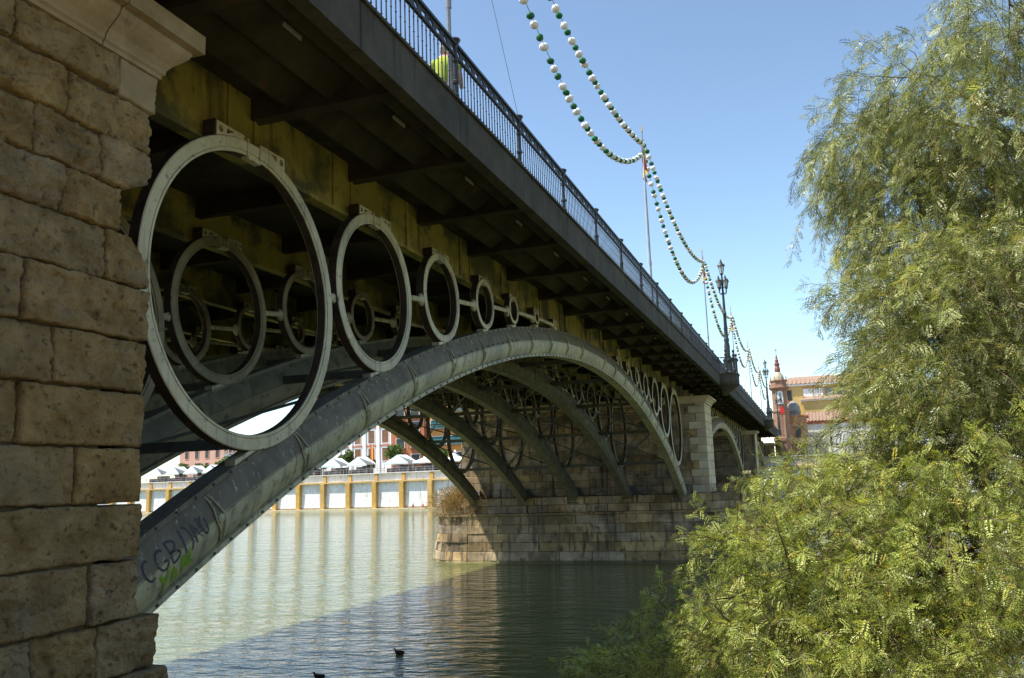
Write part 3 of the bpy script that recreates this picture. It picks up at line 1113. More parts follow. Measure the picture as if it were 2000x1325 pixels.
def pier_stone(pa, pb, na_, nb_, z0, z1, depth, bat, jit):
    """faceted block between two perimeter points, chamfered proud face"""
    g_, c_ = 0.008, 0.022
    def P(p, nrm, z, d, e):
        return (p[0]+nrm[0]*(d-bat*z), p[1]+nrm[1]*(d-bat*z), z)
    v, f = [], []
    dx, dy = pb[0]-pa[0], pb[1]-pa[1]
    L_ = math.hypot(dx, dy)
    tx, ty = dx/L_, dy/L_
    for d, ins in ((-depth, g_), (jit-c_*0.8, g_), (jit, g_+c_)):
        a = (pa[0]+tx*ins, pa[1]+ty*ins)
        b_ = (pb[0]-tx*ins, pb[1]-ty*ins)
        v += [P(a, na_, z0+ins, d, 0), P(b_, nb_, z0+ins, d, 0), P(b_, nb_, z1-ins, d, 0), P(a, na_, z1-ins, d, 0)]
    for i in (0, 1):
        for k in range(4):
            k2 = (k+1) % 4
            f.append((i*4+k, i*4+k2, (i+1)*4+k2, (i+1)*4+k))
    f.append((8, 9, 10, 11))
    return v, f


def make_pier(cx, label, detailed):
    o = empty('stone_pier', (cx, 6.5, -0.5), label, 'pier', 'masonry river piers')
    m = MB()
    # cores
    for hw, y0, y1, z0, z1, bat in ((3.42, -0.4, 13.4, -1.0, 2.70, 0.14), (2.72, -0.4, 13.4, 2.6, 3.72, 0.05)):
        for k in (0,):
            pts = stadium(hw-0.05, y0, y1, 1.2)
            n = len(pts)
            vs = []
            for z in (z0, z1):
                for x, y in pts:
                    cyy = min(max(y, y0), y1)
                    l = math.hypot(x, y-cyy) or 1
                    s_ = 1-bat*(z)/hw
                    vs.append((cx+x*s_, cyy+(y-cyy)*s_, z))
            fs = [(i, (i+1) % n, n+(i+1) % n, n+i) for i in range(n)]
            fs.append(tuple(range(n, 2*n)))
            m.add(vs, fs)
    m.box(cx-1.66, cx+1.66, -1.26, 14.26, 3.6, 9.0)
    m.build('pier_core', M_mortar if detailed else M_pier, o)
    # ledge slab and cap
    def slab(hw, z0, z1, mat, nm, y0=-0.4, y1=13.4):
        pts = stadium(hw, y0, y1, 1.5)
        n = len(pts)
        vs = [(cx+x, y, z) for z in (z0, z1) for x, y in pts]
        fs = [(i, (i+1) % n, n+(i+1) % n, n+i) for i in range(n)]+[tuple(range(n, 2*n)), tuple(range(n-1, -1, -1))]
        MB().add(vs, fs).build(nm, mat, o)
    slab(3.20, 2.66, 2.80, M_pier, 'ledge')
    if detailed:
        # battered base
        zc = [-0.55, 0.02, 0.56, 1.10, 1.62, 2.14, 2.66]
        for ci in range(len(zc)-1):
            pts = stadium(3.45, -0.4, 13.4, 1.6+0.35*(ci % 3))
            n = len(pts)
            for i in range(n):
                pa, pb = pts[i], pts[(i+1) % n]
                if pa[0] > 1.2 and pb[0] > 1.2: continue
                nn = []
                for p in (pa, pb):
                    cy_ = min(max(p[1], -0.4), 13.4)
                    l = math.hypot(p[0], p[1]-cy_)
                    nn.append((p[0]/l, (p[1]-cy_)/l))
                v, f = pier_stone(pa, pb, nn[0], nn[1], zc[ci], zc[ci+1], 0.4, 0.14, random.uniform(-0.02, 0.05))
                v = [(p[0]+cx, p[1], p[2]) for p in v]
                MB().add(v, f).build('stone', M_pier, o)
        for z0, z1 in ((2.80, 3.26), (3.26, 3.72)):
            pts = stadium(2.78, -0.4, 13.4, 1.3 if z0 < 3 else 1.05)
            n = len(pts)
            for i in range(n):
                pa, pb = pts[i], pts[(i+1) % n]
                if pa[0] > 1.0 and pb[0] > 1.0: continue
                nn = []
                for p in (pa, pb):
                    cy_ = min(max(p[1], -0.4), 13.4)
                    l = math.hypot(p[0], p[1]-cy_)
                    nn.append((p[0]/l, (p[1]-cy_)/l))
                v, f = pier_stone(pa, pb, nn[0], nn[1], z0, z1, 0.4, 0.0, random.uniform(-0.05, 0.12))
                MB().add([(p[0]+cx, p[1], p[2]) for p in v], f).build('stone', M_pier, o)
        # shaft, river face and side face
        z = 3.72
        ci = 0
        while z < 8.95:
            h = 0.44+0.06*random.random()
            z1 = min(z+h, 8.98)
            y = -1.30
            first = True
            while y < 14.25:
                L_ = random.uniform(0.7, 1.7) if not first else (0.55 if ci % 2 else 1.0)
                y1 = min(y+L_, 14.30)
                if 14.30-y1 < 0.4: y1 = 14.30
                v, f = pier_stone((-1.7, y1), (-1.7, y), (-1, 0), (-1, 0), z, z1, 0.35, 0.0, random.uniform(0, 0.02))
                MB().add([(p[0]+cx, p[1], p[2]) for p in v], f).build('stone', M_pierw if first else M_pier, o)
                first = False
                y = y1
            xs = [-1.72, -0.5-0.4*(ci % 2), 0.9-0.5*(ci % 2), 1.72]
            for a, c in zip(xs[:-1], xs[1:]):
                v, f = pier_stone((a, -1.30), (c, -1.30), (0, -1), (0, -1), z, z1, 0.3, 0.0, random.uniform(0, 0.012))
                MB().add([(p[0]+cx, p[1], p[2]) for p in v], f).build('stone', M_pierw, o)
            z = z1
            ci += 1
    else:
        MB().box(cx-1.7, cx+1.7, -1.32, -1.255, 3.7, 9.0).build('pilaster_face', M_pierw, o)
    # moulded cap
    for e, z0, z1 in ((0.06, 8.98, 9.10), (0.14, 9.10, 9.20), (0.22, 9.20, 9.28), (0.32, 9.28, 9.38)):
        MB().box(cx-1.72-e, cx+1.72+e, -1.32-e, 14.32+e, z0, z1+0.001).build('cap_moulding', M_pierw, o)
    return o


PC = [46.1, 94.84]
make_pier(PC[0], 'nearer stone river pier carrying the feet of the first iron arch', True)
make_pier(PC[1], 'farther stone river pier between the second and third arches', False)
ea = empty('far_abutment', (140.6, 6, 0), 'plain stone abutment at the far end of the bridge', 'abutment')
MB().box(140.0, 146, -1.4, 15, -1, 9.4).build('abutment_wall', M_pier, ea)
MB().box(139.8, 146.2, -1.6, 15.2, 9.0, 9.4).build('cap_moulding', M_pierw, ea)

# ------------------------------------------------------------------ railing
rail = empty('bridge_railing', (0, -2.36, 10.485), 'black iron railing of thin balusters along the bridge edge', 'railing')
YR = -2.36
pm = MB()
pm.lathe([(0.055, 0), (0.055, 0.10), (0.04, 0.12), (0.04, 0.26), (0.055, 0.28), (0.055, 0.32), (0.036, 0.34), (0.032, 0.62), (0.048, 0.64), (0.048, 0.68), (0.035, 0.72), (0.035, 0.86), (0.05, 0.90), (0.085, 0.965), (0.095, 0.985), (0.09, 1.0), (0.05, 1.01), (0.03, 1.03)], (0, 0, 0), 10)
POST = pm.mesh('post', [M_rail])
bl = MB()
bl.lathe([(0.010, 0.085), (0.010, 0.13), (0.017, 0.14), (0.010, 0.155), (0.0085, 0.37), (0.016, 0.385), (0.0085, 0.40), (0.010, 0.60), (0.017, 0.612), (0.010, 0.625), (0.010, 0.72)], (0, 0, 0), 6)
BAL = bl.mesh('baluster', [M_rail])
fr = MB()
nh = 12
holes = []
for i in range(nh):
    c = (DP/nh)*(i+0.5)
    sgn = 1 if i % 2 else -1
    hl = []
    for k in range(8):
        t = 2*PI*k/8
        a_, b_ = 0.085*math.cos(t), 0.040*math.sin(t)
        th = 0.42*sgn
        hl.append((c+a_*math.cos(th)-b_*math.sin(th), 0.815+a_*math.sin(th)+b_*math.cos(th)))
    holes.append(hl)
fr.prism([(0.03, 0.735), (DP-0.03, 0.735), (DP-0.03, 0.895), (0.03, 0.895)], holes, (0, -0.012, 0), (1, 0, 0), (0, 0, 1), (0, 0.024, 0))
FRI = fr.mesh('scroll_frieze', [M_rail])
tr = MB()
tr.box(0, DP-0.002, -0.045, 0.045, 0.895, 0.94)
tr.box(0, DP-0.002, -0.03, 0.03, 0.94, 0.958)
TR = tr.mesh('top_rail', [M_rail])
br = MB().box(0, DP-0.002, -0.03, 0.03, 0.055, 0.085).box(0, DP-0.002, -0.025, 0.025, 0.715, 0.737)
BR = br.mesh('lower_rail', [M_rail])
NBAL = 22
nearbal = 0
far = MB()
bv = [Vector(p.co) for p in BAL.vertices]
for j in range(-2, npost):
    x = P0+j*DP
    inst(POST, 'post', rail, (x, YR, 10.485))
    inst(FRI, 'scroll_frieze', rail, (x, YR, 10.485))
    inst(TR, 'top_rail', rail, (x, YR, 10.485))
    inst(BR, 'lower_rail', rail, (x, YR, 10.485))
    for b_ in range(NBAL):
        xb = x+DP*(b_+0.75)/(NBAL+0.5)
        if j >= -1 and nearbal < 300:
            inst(BAL, 'baluster', rail, (xb, YR, 10.485))
            nearbal += 1
        elif j >= 0:
            r_ = 0.011
            far.box(xb-r_, xb+r_, YR-r_, YR+r_, 10.56, 11.21)
fo = far.build('baluster_row', M_rail, rail)
fo['kind'] = 'stuff'

# refuges over the piers with pedestals
for cx, lab in zip((PC[0]-1.5, PC[1]), ('rounded balcony with the tall lamp over the nearer pier', 'rounded balcony with a lamp over the farther pier')):
    o = empty('lamp_balcony', (cx, -2.5, 9.6), lab, 'balcony', 'balconies over the piers')
    m = MB()
    n = 18
    prof_ = [(0.25, 9.35), (0.55, 9.5), (1.0, 9.75), (1.25, 9.9), (1.3, 10.02), (1.3, 10.44), (1.36, 10.46), (1.36, 10.53)]
    vs, fs = [], []
    for r, z in prof_:
        for k in range(n+1):
            t = PI+PI*k/n
            vs.append((cx+1.25*r*math.cos(t), -2.425+0.75*r*math.sin(t), z))
    for i in range(len(prof_)-1):
        for k in range(n):
            a = i*(n+1)+k
            fs.append((a, a+1, a+n+2, a+n+1))
    e0 = (len(prof_)-1)*(n+1)
    fs.append(tuple(range(e0, e0+n+1)))
    fs.append(tuple(range(n, -1, -1)))
    for i in range(len(prof_)-1):
        a, b_ = i*(n+1), i*(n+1)+n
        fs.append((a, a+n+1, b_+n+1, b_))
    m.add(vs, fs).build('corbel', M_fascia, o)
    for dx in (-1.5, -0.95, 0.95, 1.5):
        pd_ = MB()
        yq = -2.5-0.9*math.sqrt(max(0, 1-(dx/1.62)**2))
        pd_.lathe([(0.10, 0), (0.10, 0.2), (0.065, 0.24), (0.065, 0.95), (0.09, 1.0), (0.09, 1.08), (0.04, 1.12), (0.04, 1.18), (0.08, 1.25), (0.08, 1.31), (0.03, 1.37)], (cx+dx, yq, 10.53), 10)
        pd_.build('pedestal', M_rail, o)
    m = MB()
    m.tube([(cx+1.5*math.cos(t), -2.5-0.9*abs(math.sin(t)), 11.4) for t in np.linspace(PI, 2*PI, 14)], 0.04, 6)
    m.build('hand_rail', M_rail, o)

# ------------------------------------------------------------------ lamp posts
def lantern(m, c, s):
    """six-sided lantern, returns glass separately"""
    c = Vector(c)
    g_ = MB()
    g_.lathe([(0.10*s, 0.0), (0.19*s, 0.46*s)], c, 6)
    m.lathe([(0.03*s, -0.14*s), (0.07*s, -0.06*s), (0.115*s, -0.03*s), (0.115*s, 0.01*s)], c, 8)
    m.lathe([(0.21*s, 0.455*s), (0.235*s, 0.48*s), (0.22*s, 0.51*s), (0.15*s, 0.60*s), (0.07*s, 0.68*s), (0.09*s, 0.72*s), (0.04*s, 0.78*s), (0.055*s, 0.83*s), (0.01*s, 0.92*s)], c, 8)
    for k in range(6):
        t = 2*PI*k/6
        m.tube([c+Vector((0.105*s*math.cos(t), 0.105*s*math.sin(t), 0)), c+Vector((0.195*s*math.cos(t), 0.195*s*math.sin(t), 0.46*s))], 0.012*s, 4)
        m.tube([c+Vector((0.22*s*math.cos(t), 0.22*s*math.sin(t), 0.48*s)), c+Vector((0.25*s*math.cos(t), 0.25*s*math.sin(t), 0.56*s))], [0.02*s, 0.004*s], 4)
    return g_


def street_lamp(x, y, z, label):
    o = empty('street_lamp', (x, y, z), label, 'street lamp', 'ornate lamp posts on the bridge')
    m = MB()
    m.lathe([(0.34, 0), (0.34, 0.14), (0.28, 0.2), (0.26, 0.75), (0.31, 0.80), (0.31, 0.9), (0.2, 0.98)], (x, y, z), 8, PI/8)
    m.build('pedestal', M_lamp, o)
    m = MB()
    m.lathe([(0.18, 0.98), (0.16, 1.2), (0.17, 1.7), (0.13, 1.95), (0.16, 2.05), (0.16, 2.12), (0.12, 2.2), (0.11, 2.7), (0.13, 2.75), (0.10, 2.9), (0.095, 3.6), (0.12, 3.64), (0.12, 3.7), (0.085, 3.75), (0.06, 5.2), (0.09, 5.25), (0.06, 5.32), (0.05, 6.05)], (x, y, z), 12)
    m.build('shaft', M_lamp, o, smooth='auto')
    m = MB()
    gl = [lantern(m, (x, y, z+6.12), 1.0)]
    for k in range(4):
        t = PI/4+PI/2*k
        d = Vector((math.cos(t), math.sin(t), 0))
        c = Vector((x, y, z))
        pts = [c+d*r+Vector((0, 0, h)) for r, h in ((0.05, 4.95), (0.15, 4.86), (0.26, 4.92), (0.29, 5.06), (0.28, 5.14))]
        m.tube(pts, 0.022, 6)
        gl.append(lantern(m, pts[-1]+Vector((0, 0, 0.12)), 0.8))
    m.build('lantern_frame', M_lamp, o)
    for g_ in gl: g_.build('lantern_glass', M_glass, o)
    return o


street_lamp(PC[0]-1.7, -2.85, 10.53, 'tall ornate lamp post with clustered lanterns over the nearer pier')
street_lamp(PC[1]+0.1, -2.95, 10.53, 'smaller looking ornate lamp post over the farther pier')
street_lamp(138.6, -2.6, 10.5, 'distant lamp post at the far end of the bridge beside the tower')

# ------------------------------------------------------------------ flag poles, flags, paper-ball garlands, wires
PX = [4.0, 22.3, 40.8, 59.3, 77.8, 96.3, 114.8]
PTOP = 16.9
wherep = ['nearest the camera, its top out of frame', 'standing alone before the tall lamp', 'just left of the tall lamp', 'just right of the tall lamp', 'between the two lamps', 'just left of the second lamp', 'farthest, beside the red brick tower']
for i, x in enumerate(PX):
    o = empty('flag_pole', (x, -2.16, 10.5), 'thin grey flag pole on the railing, '+wherep[i], 'flag pole', 'flag poles along the railing')
    m = MB()
    lean = 0.12
    m.tube([(x, -2.16, 10.5), (x-lean*0.5, -2.16, 14.0), (x-lean, -2.16, PTOP+0.25)], [0.038, 0.034, 0.018], 8)
    m.tube([(x-0.02, -2.16, 12.2), (x-0.02, -2.16, 12.35)], 0.048, 8)
    m.build('mast', M_pole, o)
    m = MB()
    m.lathe([(0.012, 0), (0.035, 0.05), (0.03, 0.10), (0.004, 0.30)], (x-lean, -2.16, PTOP+0.25), 8)
    m.build('finial', M_ochre2, o)
    # limp red-yellow-red flag
    if i > 0:
        fl = empty('flag', (x-lean, -2.16, PTOP), 'limp red and yellow flag on the pole '+wherep[i], 'flag', 'flags hanging on the poles')
        H_ = 1.25
        for bi, (a0, a1, mt) in enumerate(((0, 0.27, M_red), (0.27, 0.73, M_yellow), (0.73, 1.0, M_red))):
            vs, fs = [], []
            nn, mm = 8, 14
            for ii in range(nn+1):
                t = a0+(a1-a0)*ii/nn
                for jj in range(mm+1):
                    u_ = jj/mm
                    xx = x-lean+0.03+0.20*t*(0.35+0.9*u_)
                    yy = -2.16+0.07*math.sin(7*t+u_*3)*(0.4+u_)
                    zz = PTOP+0.12-H_*u_-0.55*t*(0.3+u_*0.5)
                    vs.append((xx, yy, zz))
            for ii in range(nn):
                for jj in range(mm):
                    a = ii*(mm+1)+jj
                    fs.append((a, a+1, a+mm+2, a+mm+1))
            MB().add(vs, fs).build('stripe', mt, fl, smooth=True)


def ball_mesh(mat, r, nm):
    v, f = [], []
    nu, nv = 14, 8
    for j in range(1, nv):
        ph = PI*j/nv
        for i in range(nu):
            t = 2*PI*i/nu
            rr = r*(1+0.05*(1 if i % 2 else -1)*math.sin(ph))
            v.append((rr*math.sin(ph)*math.cos(t), rr*math.sin(ph)*math.sin(t), r*0.93*math.cos(ph)))
    v += [(0, 0, r*0.9), (0, 0, -r*0.9)]
    for j in range(nv-2):
        for i in range(nu):
            i2 = (i+1) % nu
            f.append((j*nu+i, (j+1)*nu+i, (j+1)*nu+i2, j*nu+i2))
    for i in range(nu):
        i2 = (i+1) % nu
        f.append((len(v)-2, i, i2))
        f.append((len(v)-1, (nv-2)*nu+i2, (nv-2)*nu+i))
    return make_mesh(nm, v, f, mat, smooth='auto')


BG = ball_mesh(M_green, 0.088, 'green_ball')
BW = ball_mesh(M_white, 0.102, 'white_ball')
spans = ['from the nearest pole out of frame', 'between the lone pole and the tall lamp', 'passing the tall lamp', 'between the two lamps', 'left of the second lamp', 'beside the red brick tower']
for i in range(len(PX)-1):
    for kind_, sag, zoff in (('deep sagging', 2.55, -0.45), ('shallow tighter', 1.15, -0.25)):
        xa, xb = PX[i]-0.12, PX[i+1]-0.12
        o = empty('ball_garland', ((xa+xb)/2, -2.16, PTOP+zoff-sag), kind_+' green and white ball garland '+spans[i], 'garland', 'paper ball garlands')
        yb = -2.16-(0.0 if sag > 2 else 0.10)

        def cp(t):
            return Vector((xa+(xb-xa)*t, yb, PTOP+zoff-sag*4*t*(1-t)))
        m = MB()
        m.tube([cp(t) for t in np.linspace(0, 1, 40)], 0.008, 4)
        m.build('string', M_wire, o)
        nb_ = 52
        for k in range(1, nb_):
            t = (k+random.uniform(-0.24, 0.24))/nb_
            p = cp(t)
            inst(BG if k % 2 else BW, 'green_ball' if k % 2 else 'white_ball', o, (p.x, p.y, p.z-0.05), (random.uniform(-.4, .4), random.uniform(-.4, .4), random.uniform(0, 3)),
                 (random.uniform(0.9, 1.08), random.uniform(0.9, 1.08), random.uniform(0.85, 1.05)))
m = MB().tube([(P0+DP, -2.36, 11.5), (P0+DP*0.6, -2.3, 13.4), (4.0, -2.16, 16.5)], 0.005, 4)
tag(m.build('guy_wire', M_wire), 'thin dark wire running from the nearest pole down to the railing', 'wire')
m = MB().tube([(21.5, -2.2, 11.45), (22.1, -2.16, 16.2)], 0.008, 4)
tag(m.build('halyard', M_wirew), 'thin white line hanging beside the lone flag pole', 'wire')

# ------------------------------------------------------------------ leafy things
def set_tint(me, cols):
    """cols: one rgb per face"""
    at = me.attributes.new('tint', 'FLOAT_COLOR', 'FACE')
    a = np.ones((len(cols), 4), dtype=np.float32)
    a[:, :3] = cols
    at.data.foreach_set('color', a.ravel())


def tri_mesh(name, V, mat, cols):
    """V: (n,3,3) triangles"""
    n = len(V)
    me = bpy.data.meshes.new(name)
    me.vertices.add(n*3)
    me.vertices.foreach_set('co', V.astype(np.float32).ravel())
    me.loops.add(n*3)
    me.loops.foreach_set('vertex_index', np.arange(n*3, dtype=np.int32))
    me.polygons.add(n)
    me.polygons.foreach_set('loop_start', np.arange(0, n*3, 3, dtype=np.int32))
    me.polygons.foreach_set('loop_total', np.full(n, 3, dtype=np.int32))
    me.materials.append(mat)
    me.update(calc_edges=True)
    set_tint(me, cols)
    return me


def unit(a):
    return a/np.maximum(np.linalg.norm(a, axis=-1, keepdims=True), 1e-9)


def pinnate(P, D, L, pairs=8, wid=0.27, asp=0.40):
    """pinnate leaves: bases P, directions D, lengths L -> triangles (n*(2*pairs+1),3,3)"""
    n = len(P)
    ref = unit(rng.normal(size=(n, 3))+np.array([0, 0, 0.8]))
    Sd = unit(np.cross(D, ref))
    Nn = unit(np.cross(Sd, D))
    out = []
    for i in range(pairs):
        t = (i+0.8)/(pairs+0.3)
        base = P+D*(L*t)[:, None]+np.array([0, 0, -1.0])*(0.12*L*t*t)[:, None]
        ll = L*wid*(1-0.55*abs(t-0.4))
        for sg in (-1, 1):
            d = unit(Sd*sg+D*0.55+Nn*rng.normal(0, 0.25, size=(n, 1)))
            tip = base+d*ll[:, None]
            w = (ll*asp*0.5)[:, None]
            a = base+d*(ll*0.25)[:, None]+D*w
            b = base+d*(ll*0.35)[:, None]-D*w
            out.append(np.stack([a, b, tip], 1))
    base = P+D*(L*0.9)[:, None]
    out.append(np.stack([base+Sd*(L*0.03)[:, None], base-Sd*(L*0.03)[:, None], P+D*(L*1.12)[:, None]+np.array([0, 0, -1.0])*(0.12*L)[:, None]], 1))
    return np.concatenate(out, 0), 2*pairs+1


def pepper_tree():
    base = Vector((3.3, -11.0, 0.3))
    o = empty('pepper_tree', base, 'big weeping pepper tree with feathery drooping leaves filling the right side', 'tree')
    # blobs: centre, radii, strands, droop, length
    blobs = [
        ((2.38, -8.43, 9.15), (0.95, 0.75, 0.40), 60, 1.1, 0.65),
        ((2.67, -7.85, 8.66), (0.55, 0.36, 0.30), 40, 1.3, 0.80),
        ((3.20, -8.50, 8.35), (1.00, 1.00, 0.60), 120, 1.0, 0.95),
        ((1.70, -8.95, 8.30), (0.70, 0.60, 0.85), 110, 1.0, 0.85),
        ((0.80, -9.05, 9.00), (0.40, 0.30, 0.70), 50, 1.0, 0.75),
        ((2.95, -8.05, 8.05), (0.55, 0.34, 0.30), 30, 1.3, 0.75),
        ((2.60, -8.50, 7.30), (0.90, 0.70, 0.50), 90, 1.0, 0.85),
        ((1.60, -8.28, 6.50), (0.70, 0.55, 0.38), 110, 0.8, 0.65),
        ((2.13, -7.68, 6.62), (0.55, 0.36, 0.20), 20, 1.0, 0.45),
        ((1.90, -8.05, 6.05), (0.50, 0.40, 0.30), 40, 0.9, 0.60),
        ((1.20, -8.20, 5.70), (0.75, 0.58, 0.50), 140, 0.8, 0.70),
        ((1.10, -8.65, 6.20), (0.65, 0.55, 0.85), 120, 0.9, 0.80),
        ((1.30, -7.75, 5.20), (0.50, 0.36, 0.30), 46, 0.8, 0.55),
        ((1.10, -6.85, 4.72), (0.50, 0.30, 0.14), 40, 0.6, 0.42),
        ((0.79, -7.50, 4.62), (0.80, 0.50, 0.32), 105, 0.7, 0.52),
        ((0.71, -8.26, 4.85), (0.65, 0.60, 0.55), 110, 0.8, 0.70),
        ((0.28, -6.32, 4.22), (0.45, 0.30, 0.17), 46, 0.45, 0.42),
        ((0.26, -6.95, 4.05), (0.75, 0.60, 0.38), 150, 0.55, 0.50),
        ((0.00, -7.85, 4.05), (0.60, 0.60, 0.48), 130, 0.6, 0.55),
        ((-0.28, -6.75, 3.45), (0.50, 0.36, 0.35), 110, 0.5, 0.42),
        ((-0.34, -7.40, 3.50), (0.55, 0.55, 0.38), 140, 0.5, 0.45),
        ((-0.41, -8.12, 3.52), (0.50, 0.50, 0.40), 100, 0.5, 0.45),
        ((1.55, -5.55, 3.35), (0.50, 0.35, 0.25), 40, 0.8, 0.55),
        ((1.10, -5.15, 2.95), (0.60, 0.40, 0.22), 62, 0.5, 0.45),
        ((0.60, -5.75, 3.05), (0.55, 0.40, 0.30), 80, 0.5, 0.45),
        ((0.30, -6.20, 3.30), (0.50, 0.35, 0.35), 60, 0.5, 0.45),
        ((2.40, -8.60, 3.70), (0.90, 0.90, 0.70), 110, 0.8, 0.70),
        ((2.00, -7.60, 3.10), (0.90, 0.70, 0.60), 100, 0.7, 0.65),
        ((2.60, -9.30, 5.30), (0.90, 0.70, 1.00), 120, 0.9, 0.80),
        ((2.40, -9.20, 7.40), (0.80, 0.60, 0.90), 100, 1.0, 0.85),
        ((0.60, -8.90, 4.00), (0.60, 0.50, 0.80), 90, 0.7, 0.60),
        ((0.20, -7.40, 3.60), (0.70, 0.70, 0.30), 80, 0.5, 0.45),
        ((3.60, -11.2, 8.60), (1.60, 1.30, 0.80), 130, 1.0, 1.10),
        ((2.00, -12.0, 7.60), (1.60, 1.30, 0.90), 130, 1.0, 1.20),
        ((0.60, -10.8, 7.60), (1.00, 0.90, 0.90), 100, 1.0, 1.10),
        ((4.60, -10.2, 7.20), (1.10, 1.10, 0.90), 100, 1.0, 1.10),
        ((1.00, -11.4, 5.60), (1.20, 1.20, 0.90), 120, 0.9, 1.00),
        ((3.90, -11.6, 5.20), (1.30, 1.20, 0.90), 100, 0.9, 1.00),
    ]
    # trunk and limbs
    m = MB()

    def limb(p, q_, r0, r1, bend=0.35, n=9):
        p, q_ = Vector(p), Vector(q_)
        L_ = (q_-p).length
        side = Vector((random.uniform(-1, 1), random.uniform(-1, 1), random.uniform(0, 0.8)))*L_*bend*0.4
        pts, rs = [], []
        for i in range(n):
            t = i/(n-1)
            pt = p.lerp(q_, t)+side*math.sin(PI*t)+Vector((0, 0, L_*bend*0.4*math.sin(PI*t)))
            pt += Vector((noise.noise(pt*1.5), noise.noise(pt*1.5+Vector((7, 1, 3))), noise.noise(pt*1.5-Vector((2, 9, 4)))))*0.10*L_*math.sin(PI*t)
            pts.append(pt)
            rs.append(r0+(r1-r0)*t)
        m.tube(pts, rs, 7)
        return pts
    t1 = limb(base, (2.9, -10.6, 3.6), 0.26, 0.20, 0.12)
    t2 = limb(t1[-1], (2.8, -10.3, 6.2), 0.19, 0.13, 0.15)
    t3 = limb(t2[-1], (2.4, -9.9, 8.0), 0.12, 0.05, 0.2)
    trunk_pts = t1+t2+t3
    mains = {}
    V_l, D_l, L_l, Z_l, K_l = [], [], [], [], []
    tw = MB()
    for bi, (c, rad, ns, droop, sl) in enumerate(blobs):
        c = Vector(c)
        src = min(trunk_pts, key=lambda p: (p-c).length+max(0, p.z-c.z+0.2)*1.2)
        path = limb(src, c, 0.034, 0.009, 0.22)
        for s_ in range(int(ns*(1.65 if bi < 32 else 0.8))):
            # start points spread through the blob, denser towards its upper shell
            d = unit(rng.normal(size=3))
            rr = rng.uniform(0.25, 1.0)**0.6
            p = np.array(c)+d*rr*np.array(rad)
            dirn = unit(np.array([d[0], d[1], 0.25*d[2]+0.25])+rng.normal(0, 0.35, 3))
            L_ = sl*rng.uniform(0.5, 1.3)
            step = 0.050
            tone = rng.uniform(0.5, 1.35)            # random brightness per shoot, painting lit and shaded clumps into the leaves
            nst = int(L_/step)
            pts = [p.copy()]
            for k in range(nst):
                dirn = unit(dirn+np.array([0, 0, -0.13*droop])+rng.normal(0, 0.05, 3))
                p = p+dirn*step
                pts.append(p.copy())
                for _ in range(2 if k > 1 else 1):
                    sd_ = unit(np.cross(dirn, rng.normal(size=3)))
                    ld = unit(dirn*0.55+sd_*0.75+np.array([0, 0, -0.35*droop]))
                    V_l.append(p+rng.normal(0, 0.008, 3)); D_l.append(ld)
                    L_l.append(rng.uniform(0.085, 0.165)*(1.0 if k < nst-3 else 0.8)*(0.88 if c.z < 4.9 else 1.0))
                    Z_l.append(bi)
                    K_l.append(tone)
            tw.tube([Vector(q__) for q__ in pts[::3]+[pts[-1]]], [0.003]*(len(pts[::3]))+[0.001], 3, caps=False)
            if s_ % 8 == 0:
                src2 = path[random.randint(4, 8)]
                mid = (src2+Vector(pts[0]))/2+Vector((0, 0, 0.10))
                tw.tube([src2, mid, Vector(pts[0])], [0.007, 0.005, 0.003], 4, caps=False)
    # some bare twigs low down
    for k in range(26):
        c = Vector((random.uniform(-0.6, 0.7), random.uniform(-8.2, -6.3), random.uniform(3.0, 3.9)))
        d = Vector((random.uniform(-0.6, 0.2), random.uniform(-0.5, 0.9), random.uniform(-0.1, 0.5))).normalized()
        L_ = random.uniform(0.4, 0.9)
        pts = [c]
        for i in range(5):
            d = (d+Vector((random.gauss(0, .2), random.gauss(0, .2), random.gauss(0, .2)))).normalized()
            pts.append(pts[-1]+d*L_/5)
        tw.tube(pts, [0.014, 0.012, 0.010, 0.008, 0.006, 0.003], 5)
    m.build('trunk', M_bark, o, smooth=True)
    tw.build('twigs', M_bark, o)['kind'] = 'stuff'
    P, D, L = np.array(V_l), np.array(D_l), np.array(L_l)
    T, per = pinnate(P, D, L)
    n = len(P)
    # leaf colours: fresh green to greyish and yellowing, per leaf; pale end brightened for highlights
    ca, cb, cc = np.array([0.095, 0.145, 0.020]), np.array([0.52, 0.53, 0.18]), np.array([0.42, 0.35, 0.07])
    u = rng.uniform(0, 1, (n, 1))
    cl = ca*(1-u)+cb*u
    yel = rng.uniform(0, 1, n) < 0.06
    cl[yel] = cc*rng.uniform(0.7, 1.1, (yel.sum(), 1))
    cl *= rng.uniform(0.78, 1.2, (n, 1))*np.array(K_l)[:, None]
    low_leaves = np.array([blobs[i][0][2] < 4.9 for i in Z_l])       # low branches: tinted yellower and brighter than the greyer rest
    cl[low_leaves] *= np.array([1.05, 1.08, 0.92])
    cl[~low_leaves] = cl[~low_leaves]*0.85+cl[~low_leaves].mean(1, keepdims=True)*0.15
    cols = np.tile(cl, (per, 1))
    me = tri_mesh('crown', T, M_leaf, cols)
    ob = inst(me, 'crown', o, (0, 0, 0))
    ob['kind'] = 'stuff'
    print('leaves', n, 'tris', len(T))


pepper_tree()


